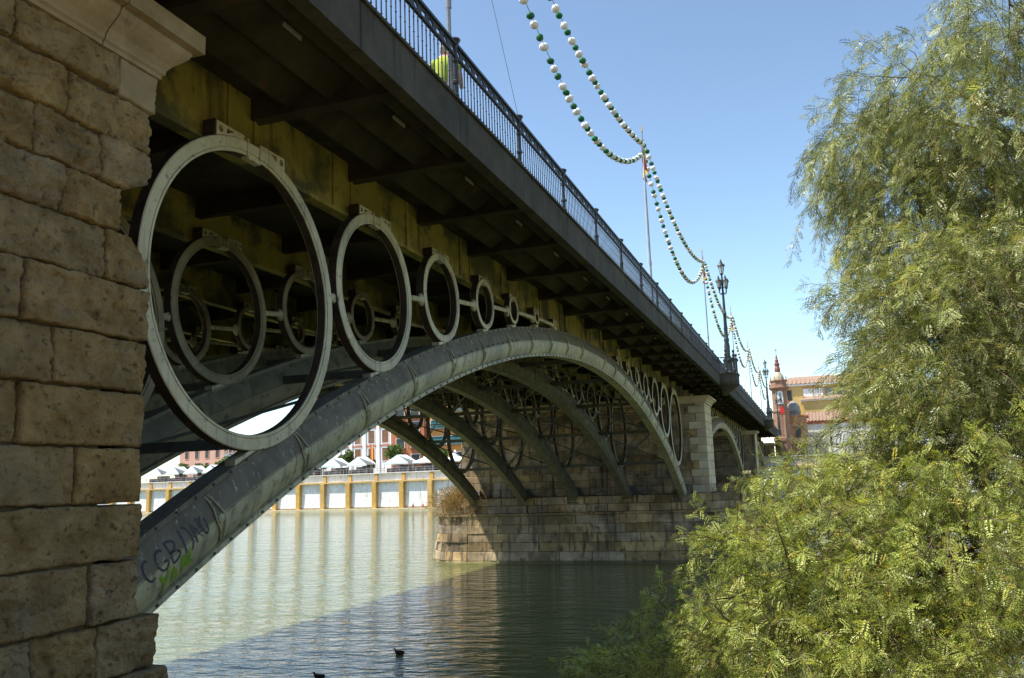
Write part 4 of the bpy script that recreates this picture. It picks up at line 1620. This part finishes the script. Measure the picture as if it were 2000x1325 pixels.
def leaf_cloud(c, rad, n, size, tint_a, tint_b, lumps=7):
    c = np.array(c, float)
    rad = np.array(rad, float)
    cen = [c+unit(rng.normal(size=3))*rad*rng.uniform(0.25, 0.75) for _ in range(lumps)]
    P = []
    for k in range(n):
        q_ = cen[rng.integers(lumps)]
        P.append(q_+unit(rng.normal(size=3))*rad*0.48*rng.uniform(0.3, 1)**0.5)
    P = np.array(P)
    a = unit(rng.normal(size=(n, 3)))
    b = unit(np.cross(a, rng.normal(size=(n, 3))))
    s = size*rng.uniform(0.6, 1.3, (n, 1))
    T1 = np.stack([P-a*s-b*s*0.5, P+a*s-b*s*0.2, P+b*s], 1)
    u = rng.uniform(0, 1, (n, 1))
    return T1, np.array(tint_a)*(1-u)+np.array(tint_b)*u


def bank_tree(s, off, h, r, label, ta=(0.06, 0.10, 0.02), tb=(0.13, 0.19, 0.045)):
    b_ = bank(s, off, QTOP)
    o = empty('orange_tree', b_, label, 'tree', 'small trees on the far bank')
    m = MB()
    m.tube([b_, b_+Vector((0.1, 0, h*0.35)), b_+Vector((0, 0.1, h*0.6))], [0.16, 0.12, 0.06], 6)
    for k in range(4):
        t = k*1.7
        m.tube([b_+Vector((0.05, 0, h*0.38)), b_+Vector((r*0.5*math.cos(t), r*0.5*math.sin(t), h*0.66))], [0.07, 0.03], 5)
    m.build('trunk', M_bark, o)
    T, cl = leaf_cloud(b_+Vector((0, 0, h-r*0.85)), (r, r, r*0.85), 2600, 0.22, ta, tb, 11)
    ob = inst(tri_mesh('crown', T, M_leaf2, cl), 'crown', o, (0, 0, 0))
    ob['kind'] = 'stuff'


bank_tree(95.9, 14, 5.6, 2.2, 'round green tree left of the white house, behind the market tents')
bank_tree(90.0, 14, 4.4, 1.9, 'low round tree in front of the white house, between two tents')
bank_tree(83.3, 15, 6.2, 2.5, 'taller green tree right of the far bank flag')
bank_tree(70.5, 14, 4.8, 1.8, 'small tree half hidden behind the pier side arches')
bank_tree(152.5, 16, 5.4, 2.5, 'leftmost green tree behind the tents, near the abutment')
bank_tree(145.5, 16, 4.9, 2.2, 'second green tree from the abutment behind the tents')
bank_tree(136.5, 15, 6.0, 2.8, 'broad green tree beside the pink house')
bank_tree(131.0, 15, 5.6, 2.4, 'green tree in front of the pink house')
bank_tree(104.0, 15, 5.0, 2.1, 'green tree mostly hidden by the big arch rib')


def dry_bush(c, rad, n, label, size=0.16, parent=None):
    o = empty('dry_bush', (c[0], c[1], c[2]-rad[2]), label, 'bush', 'dry weeds on the pier')
    P = []
    T = []
    cen = np.array(c, float)-np.array([0, 0, rad[2]*0.7])
    cols = []
    for k in range(n):
        d = unit(rng.normal(size=3)+np.array([0, 0, 0.5]))
        q_ = cen+d*np.array(rad)*rng.uniform(0.15, 1.15)
        a = unit(d+rng.normal(0, 0.55, 3))
        b = unit(np.cross(a, rng.normal(size=3)))
        s = size*rng.uniform(0.5, 1.4)
        T.append([q_-b*0.012, q_+b*0.012, q_+a*s])
        u = rng.uniform()
        cols.append(np.array([0.20, 0.12, 0.05])*(1-u)+np.array([0.42, 0.30, 0.14])*u)
    inst(tri_mesh('straw', np.array(T), M_dry, np.array(cols)), 'straw', o, (0, 0, 0))['kind'] = 'stuff'
    m = MB()
    for k in range(9):
        t = 2*PI*k/9
        m.tube([Vector(cen), Vector(cen)+Vector((rad[0]*0.7*math.cos(t), rad[1]*0.7*math.sin(t), rad[2]*1.1))], [0.02, 0.006], 4)
    m.build('stems', M_bark, o)


dry_bush((43.9, 14.4, 4.1), (1.4, 1.9, 1.1), 12000, 'pale dry straw bush at the sunlit far end of the pier', 0.24)
dry_bush((45.0, -2.1, 3.4), (1.5, 1.3, 2.0), 7000, 'brown dry bush hanging over the shaded near end of the pier', 0.24)
dry_bush((44.8, -2.6, 2.0), (1.6, 1.2, 1.3), 5000, 'brown dry creeper low on the near end of the pier', 0.24)

# ------------------------------------------------------------------ market tents on the far bank
TM = MB()


def tent(s, w, off, label, peak=False):
    o = empty('market_tent', bank(s, off, QTOP), label, 'tent', 'white market tents on the far bank')
    d = 3.6
    e, rdg = 2.0, 3.7
    m = MB()
    if not peak:
        a0, a1, b0, b1 = bank(s-w/2, off, QTOP+e), bank(s+w/2, off, QTOP+e), bank(s+w/2, off+d, QTOP+e), bank(s-w/2, off+d, QTOP+e)
        r0, r1 = bank(s, off+0.5, QTOP+rdg), bank(s, off+d, QTOP+rdg)
        m.add([a0, r0, r1, b0], [(0, 1, 2, 3)])
        m.add([a1, b1, r1, r0], [(0, 1, 2, 3)])
        m.build('roof', M_tent, o)
        m = MB()
        m.add([a0, a1, r0], [(0, 1, 2)])
        m.add([b0, r1, b1], [(0, 1, 2)])
        m.build('gable', M_tentg, o)
    else:
        apex = bank(s, off+d*0.5, QTOP+rdg+0.5)
        md = [bank(s+a*0.7, off+d*0.5+c*0.6, QTOP+e+0.75) for a, c in ((-1, -1), (1, -1), (1, 1), (-1, 1))]
        cn = [bank(s-w/2, off, QTOP+e), bank(s+w/2, off, QTOP+e), bank(s+w/2, off+d, QTOP+e), bank(s-w/2, off+d, QTOP+e)]
        for k in range(4):
            k2 = (k+1) % 4
            m.add([cn[k], cn[k2], md[k2], md[k]], [(0, 1, 2, 3)])
            m.add([md[k], md[k2], apex], [(0, 1, 2)])
        m.build('roof', M_tent, o)
    m = MB()
    bbox(m, s-w/2, s+w/2, off-0.02, off+0.02, QTOP+e-0.28, QTOP+e)
    m.build('valance', M_tentg, o)
    for a in (-w/2, w/2):
        for c in (0.05, d-0.05):
            m = MB()
            m.tube([bank(s+a, off+c, QTOP), bank(s+a, off+c, QTOP+e)], 0.05, 6)
            m.build('leg', M_pole, o)
    m = MB()
    bbox(m, s-w/2+0.3, s+w/2-0.3, off+0.5, off+1.5, QTOP, QTOP+0.95)
    bbox(m, s-w/2+0.5, s+w/2-0.5, off+2.6, off+3.0, QTOP, QTOP+1.6)
    m.build('counter', M_stall, o)


for s, w, pk, lab in ((149.6, 5.2, False, 'leftmost white tent, next to the stone abutment'), (143.2, 5.0, False, 'second white tent from the abutment'),
                      (136.8, 5.0, False, 'third white tent from the abutment'), (124.5, 6.4, False, 'wide white tent just left of the sloping arch rib'),
                      (130.6, 4.5, False, 'low white tent between the third and the wide one'),
                      (100.2, 5.0, False, 'white tent half hidden under the arch rib'), (93.2, 5.4, False, 'white tent left of the green tree'), (86.2, 5.4, False, 'white tent left of the far bank flag'),
                      (75.8, 6.2, False, 'large white tent right of the far bank flag'), (69.3, 5.0, True, 'pointed white tent with a tall peak'), (62.5, 4.8, True, 'pointed white tent seen between the arch ribs')):
    tent(s, w, 5.0, lab, pk)

# crash barrier-like dark railing of the promenade
o = empty('promenade_railing', bank(100, 2, QTOP), 'low dark railing along the top of the far quay', 'railing')
m = MB()
bbox(m, 40, 165, 1.95, 2.0, QTOP+0.95, QTOP+1.02)
bbox(m, 40, 165, 1.95, 2.0, QTOP+0.5, QTOP+0.55)
m.build('rail', M_pole, o)
for k in range(60):
    m = MB()
    bbox(m, 42+k*2.05, 42.07+k*2.05, 1.94, 2.01, QTOP, QTOP+1.0)
    m.build('post', M_pole, o)

# flag on the far bank
p = bank(81.6, 4.0, QTOP)
o = empty('flag_pole', p, 'pole on the far bank before the white house', 'flag pole')
m = MB().tube([p, p+Vector((0, 0, 6.2))], 0.05, 6)
m.build('mast', M_pole, o)
fl = empty('flag', p+Vector((0, 0, 6)), 'red and yellow flag hanging on the far bank before the white house', 'flag')
for a0, a1, mt in ((0, .3, M_red), (.3, .7, M_yellow), (.7, 1, M_red)):
    MB().obox(p+BD*(-0.05-0.7*a1)+Vector((0, 0, 2.4+0.6*(1-a0))), BD*0.7*(a1-a0), -BN*0.03, (0, 0, 3.0)).build('stripe', mt, fl)

# ------------------------------------------------------------------ houses on the far bank
def house(name, s0, s1, off, z1, wall, label, rows, roof=None, trim=None, depth=12, flatroof=False):
    o = empty(name, bank((s0+s1)/2, off, QTOP), label, 'building', None)
    m = MB()
    bbox(m, s0, s1, off, off+depth, QTOP, z1)
    m.build('wall', wall, o)
    m = MB()
    bbox(m, s0-0.2, s1+0.2, off-0.35, off+depth+0.2, z1, z1+0.3)
    m.build('cornice', trim or wall, o)
    if roof:
        m = MB()
        m.add([bank(s0-0.3, off-0.5, z1+0.3), bank(s1+0.3, off-0.5, z1+0.3), bank(s1+0.3, off+depth*0.5, z1+3.0), bank(s0-0.3, off+depth*0.5, z1+3.0), bank(s1+0.3, off+depth+.5, z1+0.3), bank(s0-0.3, off+depth+.5, z1+0.3)],
              [(0, 1, 2, 3), (3, 2, 4, 5), (0, 3, 5), (1, 4, 2)])
        rf = m.build('roof', roof, o)
        m = MB()
        for k in range(int((s1-s0)/0.55)):
            s_ = s0+k*0.55
            m.beam(bank(s_, off-0.52, z1+0.34), bank(s_, off+depth*0.5, z1+3.04), 0.2, 0.12)
        m.build('tile_ridges', roof, rf)['kind'] = 'stuff'
    for sc, zc, w, h, mt, bal in rows:
        m = MB()
        bbox(m, sc-w/2, sc+w/2, off-0.06, off+0.2, zc-h/2, zc+h/2)
        wi = m.build('window', mt, o)
        m = MB()
        t_ = 0.12
        for a, c, e, g__ in ((-w/2-t_, w/2+t_, h/2, h/2+t_), (-w/2-t_, w/2+t_, -h/2-t_, -h/2), (-w/2-t_, -w/2, -h/2, h/2), (w/2, w/2+t_, -h/2, h/2)):
            bbox(m, sc+a, sc+c, off-0.13, off+0.1, zc+e, zc+g__)
        m.build('frame', trim or wall, wi)
        if bal:
            m = MB()
            bbox(m, sc-w/2-0.3, sc+w/2+0.3, off-0.8, off, zc-h/2-0.12, zc-h/2)
            for k in range(9):
                x_ = sc-w/2-0.25+(w+0.5)*k/8
                bbox(m, x_-0.02, x_+0.02, off-0.78, off-0.74, zc-h/2, zc-h/2+0.9)
            bbox(m, sc-w/2-0.3, sc+w/2+0.3, off-0.80, off-0.72, zc-h/2+0.88, zc-h/2+0.95)
            m.build('balcony', M_iron, wi)
    return o


# white house with terracotta trim: bays between pilasters
rows = []
for zc in (12.0, 16.3):
    for sc in (96.0, 100.2, 104.4):
        rows.append((sc, zc, 1.9, 3.1, M_shut if (sc+zc) % 2 < 1 else M_dark, False))
    rows.append((108.4, zc-0.2, 0.9, 1.5, M_dark, False))
wh = house('white_house', 93.8, 110.4, 28, 19.4, M_whtw, 'white house with pilasters and tall brown shuttered windows', rows, None, M_whtw)
for sc in (94.0, 98.1, 102.3, 106.5, 110.2):
    m = MB()
    bbox(m, sc-0.45, sc+0.45, 27.7, 28.1, QTOP, 19.3)
    m.build('pilaster', M_whtw, wh)
for z in (14.0, 18.4):
    m = MB()
    bbox(m, 93.8, 110.4, 27.82, 28.1, z, z+0.3)
    m.build('string_course', M_trim, wh)
m = MB()
m.add([bank(95.5, 27.9, 19.7), bank(106.8, 27.9, 19.7), bank(101.2, 27.9, 21.6), bank(95.5, 34, 19.7), bank(106.8, 34, 19.7), bank(101.2, 34, 21.6)], [(0, 1, 2), (0, 2, 5, 3), (1, 4, 5, 2)])
m.build('gable', M_trim, wh)

rows = []
for zc in (10.4, 14.2, 18.0, 21.6):
    for sc in (86.5, 90.8):
        rows.append((sc, zc, 2.4, 2.3, M_dark, True))
house('brick_flats', 84.0, 93.6, 27, 24.5, M_redbrick, 'red brick flats with balconies right of the white house', rows, None, M_whtw)
rows = []
for zc in (10.6, 14.4, 18.2, 22.0):
    for sc in (70.0, 75.5, 80.6):
        rows.append((sc, zc, 4.2, 2.0, M_awning if zc in (14.4, 18.2) else M_win, True))
house('apartment_block', 66.5, 83.7, 28, 25.5, M_orgw, 'orange apartment block with teal awnings behind the arch rings', rows, None, M_whtw)
rows = [(s_, z_, 1.1, 1.9, M_dark, False) for s_ in (113, 116.5, 120) for z_ in (11.5, 15.2)]
house('grey_house', 110.8, 122.0, 28, 17.5, M_quay, 'pale plain house left of the white house, behind the rib', rows, M_roof)
rows = [(s_, z_, 1.2, 2.2, M_whtw, False) for s_ in (125.5, 129.0, 132.5) for z_ in (11.3, 15.0)]
house('pink_house', 123.0, 135.5, 27, 16.6, M_pinkw, 'pink house with a tiled roof seen under the biggest ring', rows, M_roof)
rows = [(s_, z_, 1.3, 2.2, M_dark, False) for s_ in (139, 143, 147) for z_ in (11.3, 15.0)]
house('white_cottage', 136.2, 149.5, 27, 14.2, M_whtw, 'low white house left of the pink house', rows, M_roof)
rows = [(s_, z_, 1.3, 2.0, M_dark, False) for s_ in (153, 157, 161, 165) for z_ in (11.3, 14.6)]
house('terracotta_house', 150.5, 168, 28, 17.0, M_pinkw, 'dull pink house at the far left beside the abutment', rows, M_roof)
rows = [(s_, z_, 1.4, 2.2, M_dark, False) for s_ in np.arange(36, 64, 4) for z_ in (11.3, 15.0, 18.6)]
house('long_house', 33, 65, 30, 21.5, M_whtw, 'long pale house hidden behind the pier', rows, M_roof)

# ------------------------------------------------------------------ chapel tower and houses at the end of the bridge
TX, TY = 143.0, -3.0
o = empty('chapel_tower', (TX, TY, 5), 'slender red brick chapel tower with tiled spire at the end of the bridge', 'tower')
m = MB()
m.lathe([(1.45, 5.0), (1.45, 9.6), (1.60, 9.7), (1.60, 10.2), (1.30, 10.3), (1.30, 14.3), (1.45, 14.5), (1.45, 14.8), (1.22, 14.9), (1.22, 18.0)], (TX, TY, 0), 8, PI/8)
m.build('shaft', M_brickt, o)
m = MB()
m.lathe([(1.22, 18.0), (1.45, 18.2), (1.75, 18.45), (1.75, 18.65), (1.35, 18.75), (1.35, 19.55), (1.5, 19.62), (1.5, 19.8), (1.2, 19.85)], (TX, TY, 0), 8, PI/8)
m.build('cornice', M_brickt, o)
for k in range(8):
    t = 2*PI*k/8+PI/8
    m = MB()
    m.lathe([(0.10, 0), (0.10, 0.35), (0.14, 0.4), (0.02, 0.75)], (TX+1.35*math.cos(t), TY+1.35*math.sin(t), 19.8), 6)
    m.build('pinnacle', M_tilewht, o)
    m = MB()
    m.beam((TX+1.27*math.cos(t), TY+1.27*math.sin(t), 10.3), (TX+1.27*math.cos(t), TY+1.27*math.sin(t), 14.3), 0.25, 0.25, (1, 0, 0))
    m.build('pilaster', M_brickp, o)
m = MB()
m.lathe([(1.0, 19.8), (0.98, 20.1), (0.82, 20.6), (0.58, 21.0), (0.40, 21.2)], (TX, TY, 0), 12)
m.build('dome', M_tilewht, o, smooth='auto')
m = MB()
m.lathe([(0.40, 21.15), (0.50, 21.4), (0.45, 21.9), (0.32, 22.15), (0.45, 22.4), (0.42, 22.7), (0.22, 22.85), (0.32, 23.05), (0.28, 23.3), (0.13, 23.45), (0.2, 23.6), (0.1, 23.9), (0.03, 24.4)], (TX, TY, 0), 10)
m.build('spire', M_tilered, o, smooth='auto')
m = MB()
m.box(TX-0.03, TX+0.03, TY-0.03, TY+0.03, 24.3, 25.3)
m.box(TX-0.03, TX+0.03, TY-0.25, TY+0.25, 24.85, 24.93)
m.build('cross', M_iron, o)


def arch_panel(w, h, n=8):
    pts = [(-w/2, 0), (w/2, 0), (w/2, h-w/2)]
    pts += [(w/2*math.cos(PI*k/n), h-w/2+w/2*math.sin(PI*k/n)) for k in range(1, n)]
    pts += [(-w/2, h-w/2)]
    return pts


m = MB()
m.prism(arch_panel(0.95, 2.2), [], (TX-1.19, TY-0.1, 15.75), (0, -1, 0), (0, 0, 1), (-0.03, 0, 0))
wi = m.build('bell_opening', M_whtw, o)
m = MB()
m.lathe([(0.30, 0), (0.24, 0.12), (0.18, 0.45), (0.08, 0.55)], (TX-1.32, TY-0.1, 16.15), 10)
m.beam((TX-1.32, TY-0.1, 16.7), (TX-1.32, TY-0.1, 17.6), 0.10, 0.10, (1, 0, 0))
m.build('bell', M_dark, wi)
m = MB()
m.obox((TX-1.35, TY-0.6, 14.1), (0, 0.6, 0), (0.05, 0, 0), (0, 0.05, 1.15))
m.build('red_banner', M_red, o)

o = empty('chapel', (146, -5.2, 5), 'small brick chapel block with a grey dome beside the tower', 'chapel')
m = MB()
m.box(143.6, 149, -7.0, -3.6, 9.2, 13.6)
m.build('wall', M_brickp, o)
m = MB()
m.box(143.4, 149.2, -7.2, -3.4, 12.6, 12.85)
m.box(143.3, 149.3, -7.3, -3.3, 13.6, 13.85)
m.build('cornice', M_trim, o)
m = MB()
m.box(144.2, 149, -6.6, -3.4, 5, 9.2)
m.build('plinth', M_brickt, o)
m = MB()
m.lathe([(1.15, 13.8), (1.15, 14.6), (1.22, 14.7), (1.12, 14.8), (1.05, 15.4), (0.85, 15.9), (0.45, 16.3), (0.08, 16.5)], (146, -5.0, 0), 14)
m.build('dome', M_domeg, o, smooth='auto')
m = MB()
m.box(143.55, 143.7, -5.9, -5.1, 10.2, 11.9)
wi = m.build('window', M_dark, o)
m = MB()
m.box(143.48, 143.62, -6.05, -5.9, 10.1, 12.05)
m.box(143.48, 143.62, -5.1, -4.95, 10.1, 12.05)
m.build('frame', M_trim, wi)

o = empty('yellow_house', (163, -10, QTOP), 'big yellow house with a clay tile roof behind the chapel', 'building')
m = MB()
m.box(160, 174, -22, -1.2, 6, 20.2)
m.box(155.5, 160, -22, -6.4, 6, 17.0)
m.build('wall', M_yelw, o)
m = MB()
m.box(159.6, 174.2, -22.2, -1.0, 20.2, 20.55)
m.box(155.2, 160, -22.2, -6.2, 17.0, 17.25)
m.build('cornice', M_whtw, o)
m = MB()
m.add([(159.4, -22.4, 20.55), (159.4, -0.8, 20.55), (167, -4.5, 22.6), (167, -19, 22.6), (174.6, -22.4, 20.55), (174.6, -0.8, 20.55)], [(0, 3, 2, 1), (1, 2, 5), (5, 2, 3, 4), (4, 3, 0)])
m.add([(155.0, -22.4, 17.25), (155.0, -6.0, 17.25), (160, -7.5, 18.2), (160, -22.4, 18.2)], [(0, 3, 2, 1), ])
rf = m.build('roof', M_roof, o)
m = MB()
for k in range(28):
    y = -22+k*0.78
    m.beam((159.35, y, 20.62), (164, y, 21.85), 0.22, 0.12)
m.build('tile_ridges', M_roof, rf)['kind'] = 'stuff'
for y, z, w, h, mt in ((-2.4, 18.5, 0.8, 1.9, M_dark), (-4.3, 18.5, 0.8, 1.9, M_dark), (-7.6, 18.9, 1.6, 1.5, M_whtw), (-9.4, 18.9, 1.6, 1.5, M_whtw), (-11.4, 18.9, 1.6, 1.5, M_win), (-13.4, 18.9, 1.6, 1.5, M_win), (-15.6, 18.9, 1.6, 1.5, M_whtw)):
    m = MB()
    m.box(159.9, 160.1, y-w/2, y+w/2, z-h/2, z+h/2)
    wi = m.build('window', mt, o)
    m = MB()
    m.box(159.82, 160, y-w/2-0.12, y+w/2+0.12, z-h/2-0.15, z-h/2)
    m.box(159.82, 160, y-w/2-0.12, y+w/2+0.12, z+h/2, z+h/2+0.12)
    m.build('frame', M_trim, wi)
for y in (-8.4, -9.5, -13, -14.1):
    m = MB()
    m.prism(arch_panel(0.7, 1.9), [], (155.45, y, 13.2), (0, -1, 0), (0, 0, 1), (-0.04, 0, 0))
    wi = m.build('window', M_shut, o)
    m = MB()
    m.box(155.3, 155.5, y-0.5, y+0.5, 13.0, 13.15)
    m.build('sill', M_whtw, wi)

o = empty('white_river_wall', (151, -20, 5), 'long white wall under a clay tile coping right of the chapel', 'wall')
m = MB()
m.box(150.0, 151.2, -80, -6.6, 4.5, 12.6)
m.build('wall', M_quay, o)
m = MB()
m.box(149.8, 151.4, -80.2, -6.4, 12.6, 13.1)
m.build('cornice', M_trim, o)
m = MB()
m.add([(149.6, -80, 13.1), (149.6, -6.3, 13.1), (154.5, -6.9, 14.9), (154.5, -80, 14.9)], [(0, 3, 2, 1)])
rf = m.build('roof', M_roof, o)
m = MB()
for k in range(130):
    y = -79.5+k*0.56
    m.beam((149.55, y, 13.16), (154.5, y, 14.96), 0.2, 0.12)
m.build('tile_ridges', M_roof, rf)['kind'] = 'stuff'
for y in (-8.2, -10.6, -14.0, -18):
    m = MB()
    m.box(149.93, 150.05, y-0.14, y+0.14, 7.8, 10.6)
    m.build('drain_slot', M_dark, o)

# ------------------------------------------------------------------ people, ducks
def skin_body(name, joints, edges, mat, parent, rad, sub=2):
    me = bpy.data.meshes.new(name)
    me.from_pydata(joints, edges, [])
    ob = bpy.data.objects.new(name, me)
    place(ob, parent, WL[parent.name])
    me.materials.append(mat)
    sk = ob.modifiers.new('skin', 'SKIN')
    for i, v in enumerate(me.skin_vertices[0].data):
        v.radius = (rad[i], rad[i])
        v.use_root = i == 0
    sk.use_smooth_shade = True
    ss = ob.modifiers.new('sub', 'SUBSURF')
    ss.levels = ss.render_levels = sub
    return ob


def egg(name, mat, parent, c, r, rot=(0, 0, 0), cut=None):
    m = MB()
    n = 12
    pr = [(math.sin(PI*k/10)*1.0, -math.cos(PI*k/10)) for k in range(11)]
    m.lathe([(max(a, 0.01)*r[0], b*r[2]) for a, b in pr], (0, 0, 0), n)
    me = m.mesh(name, [mat], smooth=True)
    for v in me.vertices: v.co.y *= r[1]/r[0]
    return inst(me, name, parent, c, rot)


# walker on the bridge, seen from behind through the railing
px, py, pz = 5.15, -1.55, 10.56
o = empty('person', (px, py, pz), 'person in a lime green shirt leaning behind the bridge railing', 'person')
J = [(0, 0, 0.95), (0.02, 0, 1.12), (0.05, 0, 1.32), (0.07, 0, 1.48), (0.08, 0, 1.56),
     (0.07, 0.19, 1.43), (0.10, 0.27, 1.16), (0.24, 0.24, 0.96), (0.07, -0.19, 1.43), (0.10, -0.27, 1.16), (0.24, -0.24, 0.96),
     (0.0, 0.10, 0.88), (0.02, 0.11, 0.50), (-0.02, 0.12, 0.09), (0.12, 0.13, 0.05), (0.0, -0.10, 0.88), (0.02, -0.11, 0.50), (-0.02, -0.12, 0.09), (0.12, -0.13, 0.05)]
E_ = [(0, 1), (1, 2), (2, 3), (3, 4), (3, 5), (5, 6), (6, 7), (3, 8), (8, 9), (9, 10), (0, 11), (11, 12), (12, 13), (13, 14), (0, 15), (15, 16), (16, 17), (17, 18)]
R_ = [0.15, 0.145, 0.16, 0.09, 0.055, 0.075, 0.048, 0.036, 0.075, 0.048, 0.036, 0.10, 0.068, 0.045, 0.04, 0.10, 0.068, 0.045, 0.04]
skin_body('body', J, E_, M_skin, o, R_)
Js = [(0, 0, 0.90), (0.02, 0, 1.12), (0.05, 0, 1.32), (0.07, 0, 1.46), (0.07, 0.20, 1.43), (0.09, 0.27, 1.24), (0.07, -0.20, 1.43), (0.09, -0.27, 1.24)]
skin_body('shirt', Js, [(0, 1), (1, 2), (2, 3), (3, 4), (4, 5), (3, 6), (6, 7)], M_lime, o, [0.175, 0.17, 0.185, 0.10, 0.098, 0.078, 0.098, 0.078])
Jt = [(0, 0, 0.93), (0, 0.10, 0.86), (0.02, 0.11, 0.50), (-0.02, 0.12, 0.12), (0, -0.10, 0.86), (0.02, -0.11, 0.50), (-0.02, -0.12, 0.12)]
skin_body('trousers', Jt, [(0, 1), (1, 2), (2, 3), (0, 4), (4, 5), (5, 6)], M_jeans, o, [0.16, 0.115, 0.082, 0.065, 0.115, 0.082, 0.065])
hd = egg('head', M_skin, o, (px+0.10, py, pz+1.67), (0.085, 0.078, 0.115))
egg('hair', M_hair, hd, (px+0.085, py, pz+1.70), (0.092, 0.086, 0.105))
egg('nose', M_skin, hd, (px+0.19, py, pz+1.66), (0.02, 0.015, 0.025))
for sg in (-1, 1): egg('ear', M_skin, hd, (px+0.09, py+sg*0.08, pz+1.66), (0.018, 0.012, 0.03))


def sitter(s, label, shirt):
    p = bank(s, -1.15, 0.16)
    o = empty('person', p, label, 'person', 'people sitting on the quay footing')
    f_ = BN
    sdv = BD

    def q_(a, b, z): return tuple(f_*a+sdv*b+Vector((0, 0, z)))
    J = [q_(0, 0, 0.12), q_(0.03, 0, 0.38), q_(0.06, 0, 0.62), q_(0.08, 0, 0.72), q_(0.06, 0.18, 0.58), q_(0.18, 0.22, 0.36), q_(0.33, 0.12, 0.40), q_(0.06, -0.18, 0.58), q_(0.18, -0.22, 0.36), q_(0.33, -0.12, 0.40),
         q_(0.05, 0.1, 0.12), q_(0.38, 0.13, 0.48), q_(0.42, 0.14, 0.06), q_(0.05, -0.1, 0.12), q_(0.38, -0.13, 0.48), q_(0.42, -0.14, 0.06)]
    E2 = [(0, 1), (1, 2), (2, 3), (2, 4), (4, 5), (5, 6), (2, 7), (7, 8), (8, 9), (0, 10), (10, 11), (11, 12), (0, 13), (13, 14), (14, 15)]
    skin_body('body', J, E2, M_skin, o, [0.14, 0.13, 0.13, 0.05, 0.06, 0.045, 0.035, 0.06, 0.045, 0.035, 0.09, 0.065, 0.045, 0.09, 0.065, 0.045], 1)
    skin_body('shirt', J[:3]+[J[4], J[7]], [(0, 1), (1, 2), (2, 3), (2, 4)], shirt, o, [0.16, 0.155, 0.15, 0.085, 0.085], 1)
    hd = egg('head', M_skin, o, p+Vector(q_(0.12, 0, 0.86)), (0.085, 0.08, 0.115))
    egg('hair', M_duck, hd, p+Vector(q_(0.10, 0, 0.89)), (0.09, 0.085, 0.10))


sitter(67.2, 'person in dark clothes sitting at the water edge, left of the two', M_jeans)
sitter(64.9, 'person in a red top sitting at the water edge beside the buttress', M_red)


def duck(x, y, rz, label):
    o = empty('duck', (x, y, 0.0), label, 'duck', 'ducks on the river')
    J = [(0, 0, 0.05), (-0.12, 0, 0.055), (-0.21, 0, 0.10), (0.10, 0, 0.06), (0.16, 0, 0.13), (0.175, 0, 0.20), (0.20, 0, 0.235)]
    b_ = skin_body('body', J, [(0, 1), (1, 2), (0, 3), (3, 4), (4, 5), (5, 6)], M_duck, o, [0.105, 0.09, 0.025, 0.085, 0.042, 0.034, 0.042])
    m = MB()
    m.prism([(0.20, -0.02), (0.27, -0.018), (0.30, 0.0), (0.27, 0.018), (0.20, 0.02)], [], (x, y, 0.222), (1, 0, 0), (0, 1, 0), (0, 0, 0.014))
    m.build('bill', M_bill, o)
    for sg in (-1, 1):
        m = MB()
        m.prism([(-0.20, 0.06), (-0.05, 0.045), (0.07, 0.07), (0.03, 0.13), (-0.08, 0.13)], [], (x, y+sg*0.098, 0.0), (1, 0, 0), (0, 0, 1), (0, sg*0.012, 0))
        m.build('wing', M_duck, o)
    o.rotation_euler = (0, 0, rz)
    o.scale = (0.72, 0.72, 0.72)


duck(15.7, 4.65, 2.0, 'dark duck swimming on the shaded river, the whole bird in view')
duck(12.5, 5.33, 2.2, 'dark duck at the bottom edge, only its head in view')
